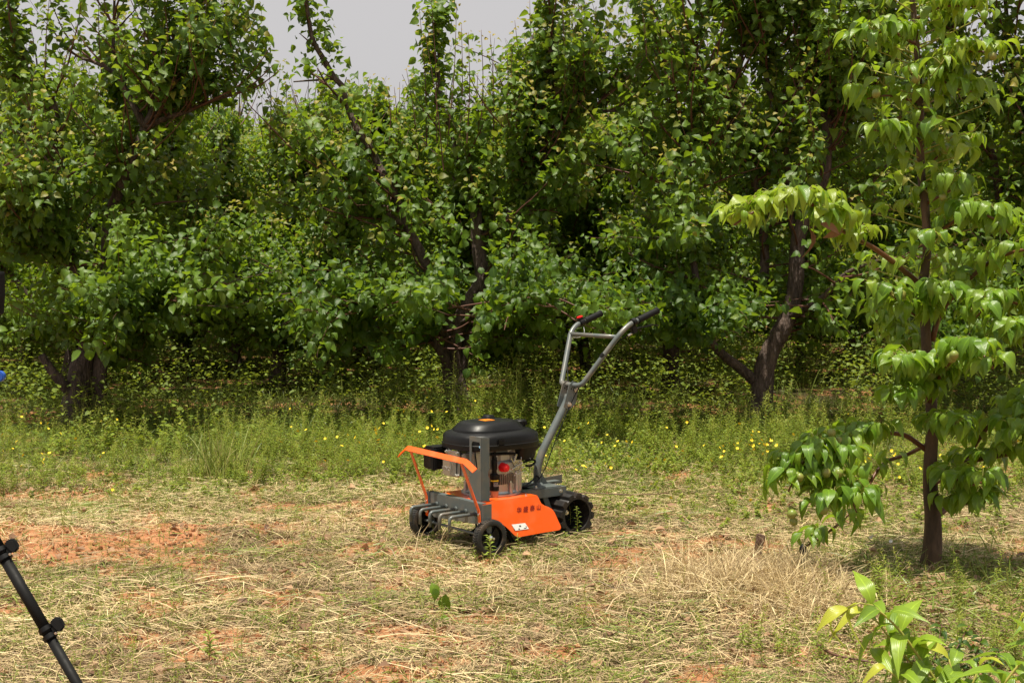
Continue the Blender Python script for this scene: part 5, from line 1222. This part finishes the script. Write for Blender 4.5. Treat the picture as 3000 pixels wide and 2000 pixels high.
stk = empty('wooden_stake', G(2215, 1640)); tag(stk, 'short weathered wooden stake leaning in the dry grass left of the pear tree', 'stake')
bm = bmesh.new(); vs = box(bm, (0, 0, .055), (.030, .026, .13))
for v in vs:
    if v.co.z > .05: v.co.x += .018 + (.008 if v.co.x > 0 else 0)
    v.co.z += .008 * math.sin(v.co.x * 300)
fin('post', bm, M['wood'], stk, .003)
br_ = empty('red_mesh_scrap', G(2195, 1655)); tag(br_, 'scrap of pale red mesh net at the foot of the leaning stake', 'scrap')
M['pink'] = simple('faded_red_plastic', (.62, .22, .16), .6)
T = Tubes()
for k in range(9):
    a = k * .25; T.add([Vector((-.03 + .008 * k, -.01, .01)), Vector((-.02 + .008 * k, -.014, .03 + .006 * math.sin(k))), Vector((-.01 + .008 * k, .0, .022 + .004 * (k % 3)))], .0022, .0018, 5)
for k in range(4): T.add([Vector((-.035, -.012, .012 + k * .005)), Vector((0, -.016, .022 + k * .005)), Vector((.045, -.004, .022 + k * .003))], .002, .002, 5)
link('net', T.mesh('net', M['pink']), br_)
# yellow flowers: one small plant each
def flower_mesh(nm, mat, rad, np_=8):
    bm = bmesh.new(); c = bm.verts.new((0, 0, 0)); ring = []
    for k in range(np_ * 2):
        a = math.pi * k / np_; q = rad * (1 if k % 2 == 0 else .72); ring.append(bm.verts.new((q * math.cos(a), q * math.sin(a), rad * .28)))
    for k in range(np_ * 2): bm.faces.new((c, ring[k], ring[(k + 1) % (np_ * 2)]))
    me = bpy.data.meshes.new(nm); bm.to_mesh(me); bm.free(); me.materials.append(mat); return me
FM = [flower_mesh('bloom', M['petal'], .0115), flower_mesh('bloom', M['petal'], .009)]; FW = flower_mesh('bloom', M['petalw'], .011)
t = Tubes(); t.add([Vector((0, 0, -1)), Vector((.02, .01, -.5)), Vector((0, 0, 0))], .0011, .0008, 3, cap=False); STM = t.mesh('flower_stem', M['stemg'])
def flower(x, y, z, me, label, group):
    g0 = float(gz(np.array(x), np.array(y))); o = bpy.data.objects.new('flower', None); COL.objects.link(o); o.location = (x, y, g0 + z); tag(o, label, 'flower', group)
    b = link('bloom', me, o); b.rotation_euler = (random.uniform(.0, 1.2), random.uniform(-.9, .9), random.uniform(0, 6)); s_ = link('stem', STM, o); s_.scale = (z, z, z)
for (px, py, sx, sy, cnt, zz) in ((1180, 1290, 130, 60, 44, .25), (1330, 1310, 60, 30, 8, .3), (1650, 1300, 90, 50, 16, .2), (1870, 1330, 150, 40, 22, .15), (2240, 1310, 140, 55, 46, .25), (2620, 1390, 140, 50, 20, .2), (100, 1300, 120, 50, 26, .2), (860, 1250, 60, 30, 6, .2), (1350, 1230, 80, 30, 6, .3), (2950, 1320, 60, 40, 8, .2)):
    for k in range(cnt):
        # py is where the bloom shows; find the ground under it
        z = zz * random.uniform(.9, 1.65); a = P(px + random.gauss(0, sx), py + random.gauss(0, sy), 1.0); kk = (CH - z) / (CH - a.z) if a.z < CH else 9
        kk = min(max(kk, 7.8), 11.8); flower(a.x * kk, kk, z, random.choice(FM), 'small yellow wildflower standing among the green weeds below the trees', 'yellow wildflowers among the weeds')
for (px, py) in ((1965, 1458), (2198, 1462), (2265, 1420), (2225, 1403), (2260, 1395), (240, 1470), (350, 1445), (330, 1433), (2200, 1461)):
    a = G(px, py + 12); flower(a.x, a.y, .03, FM[0], 'single yellow wildflower low on the sunny straw in front of the weeds', 'yellow wildflowers on the open straw')
for (px, py) in ((2550, 1585), (2610, 1595), (2555, 1578), (2720, 1640), (2395, 1655)):
    a = G(px, py + 25); flower(a.x, a.y, .06, FW, 'tiny white flower in the shaded grass beside the pear trunk', 'white flowers under the pear tree')
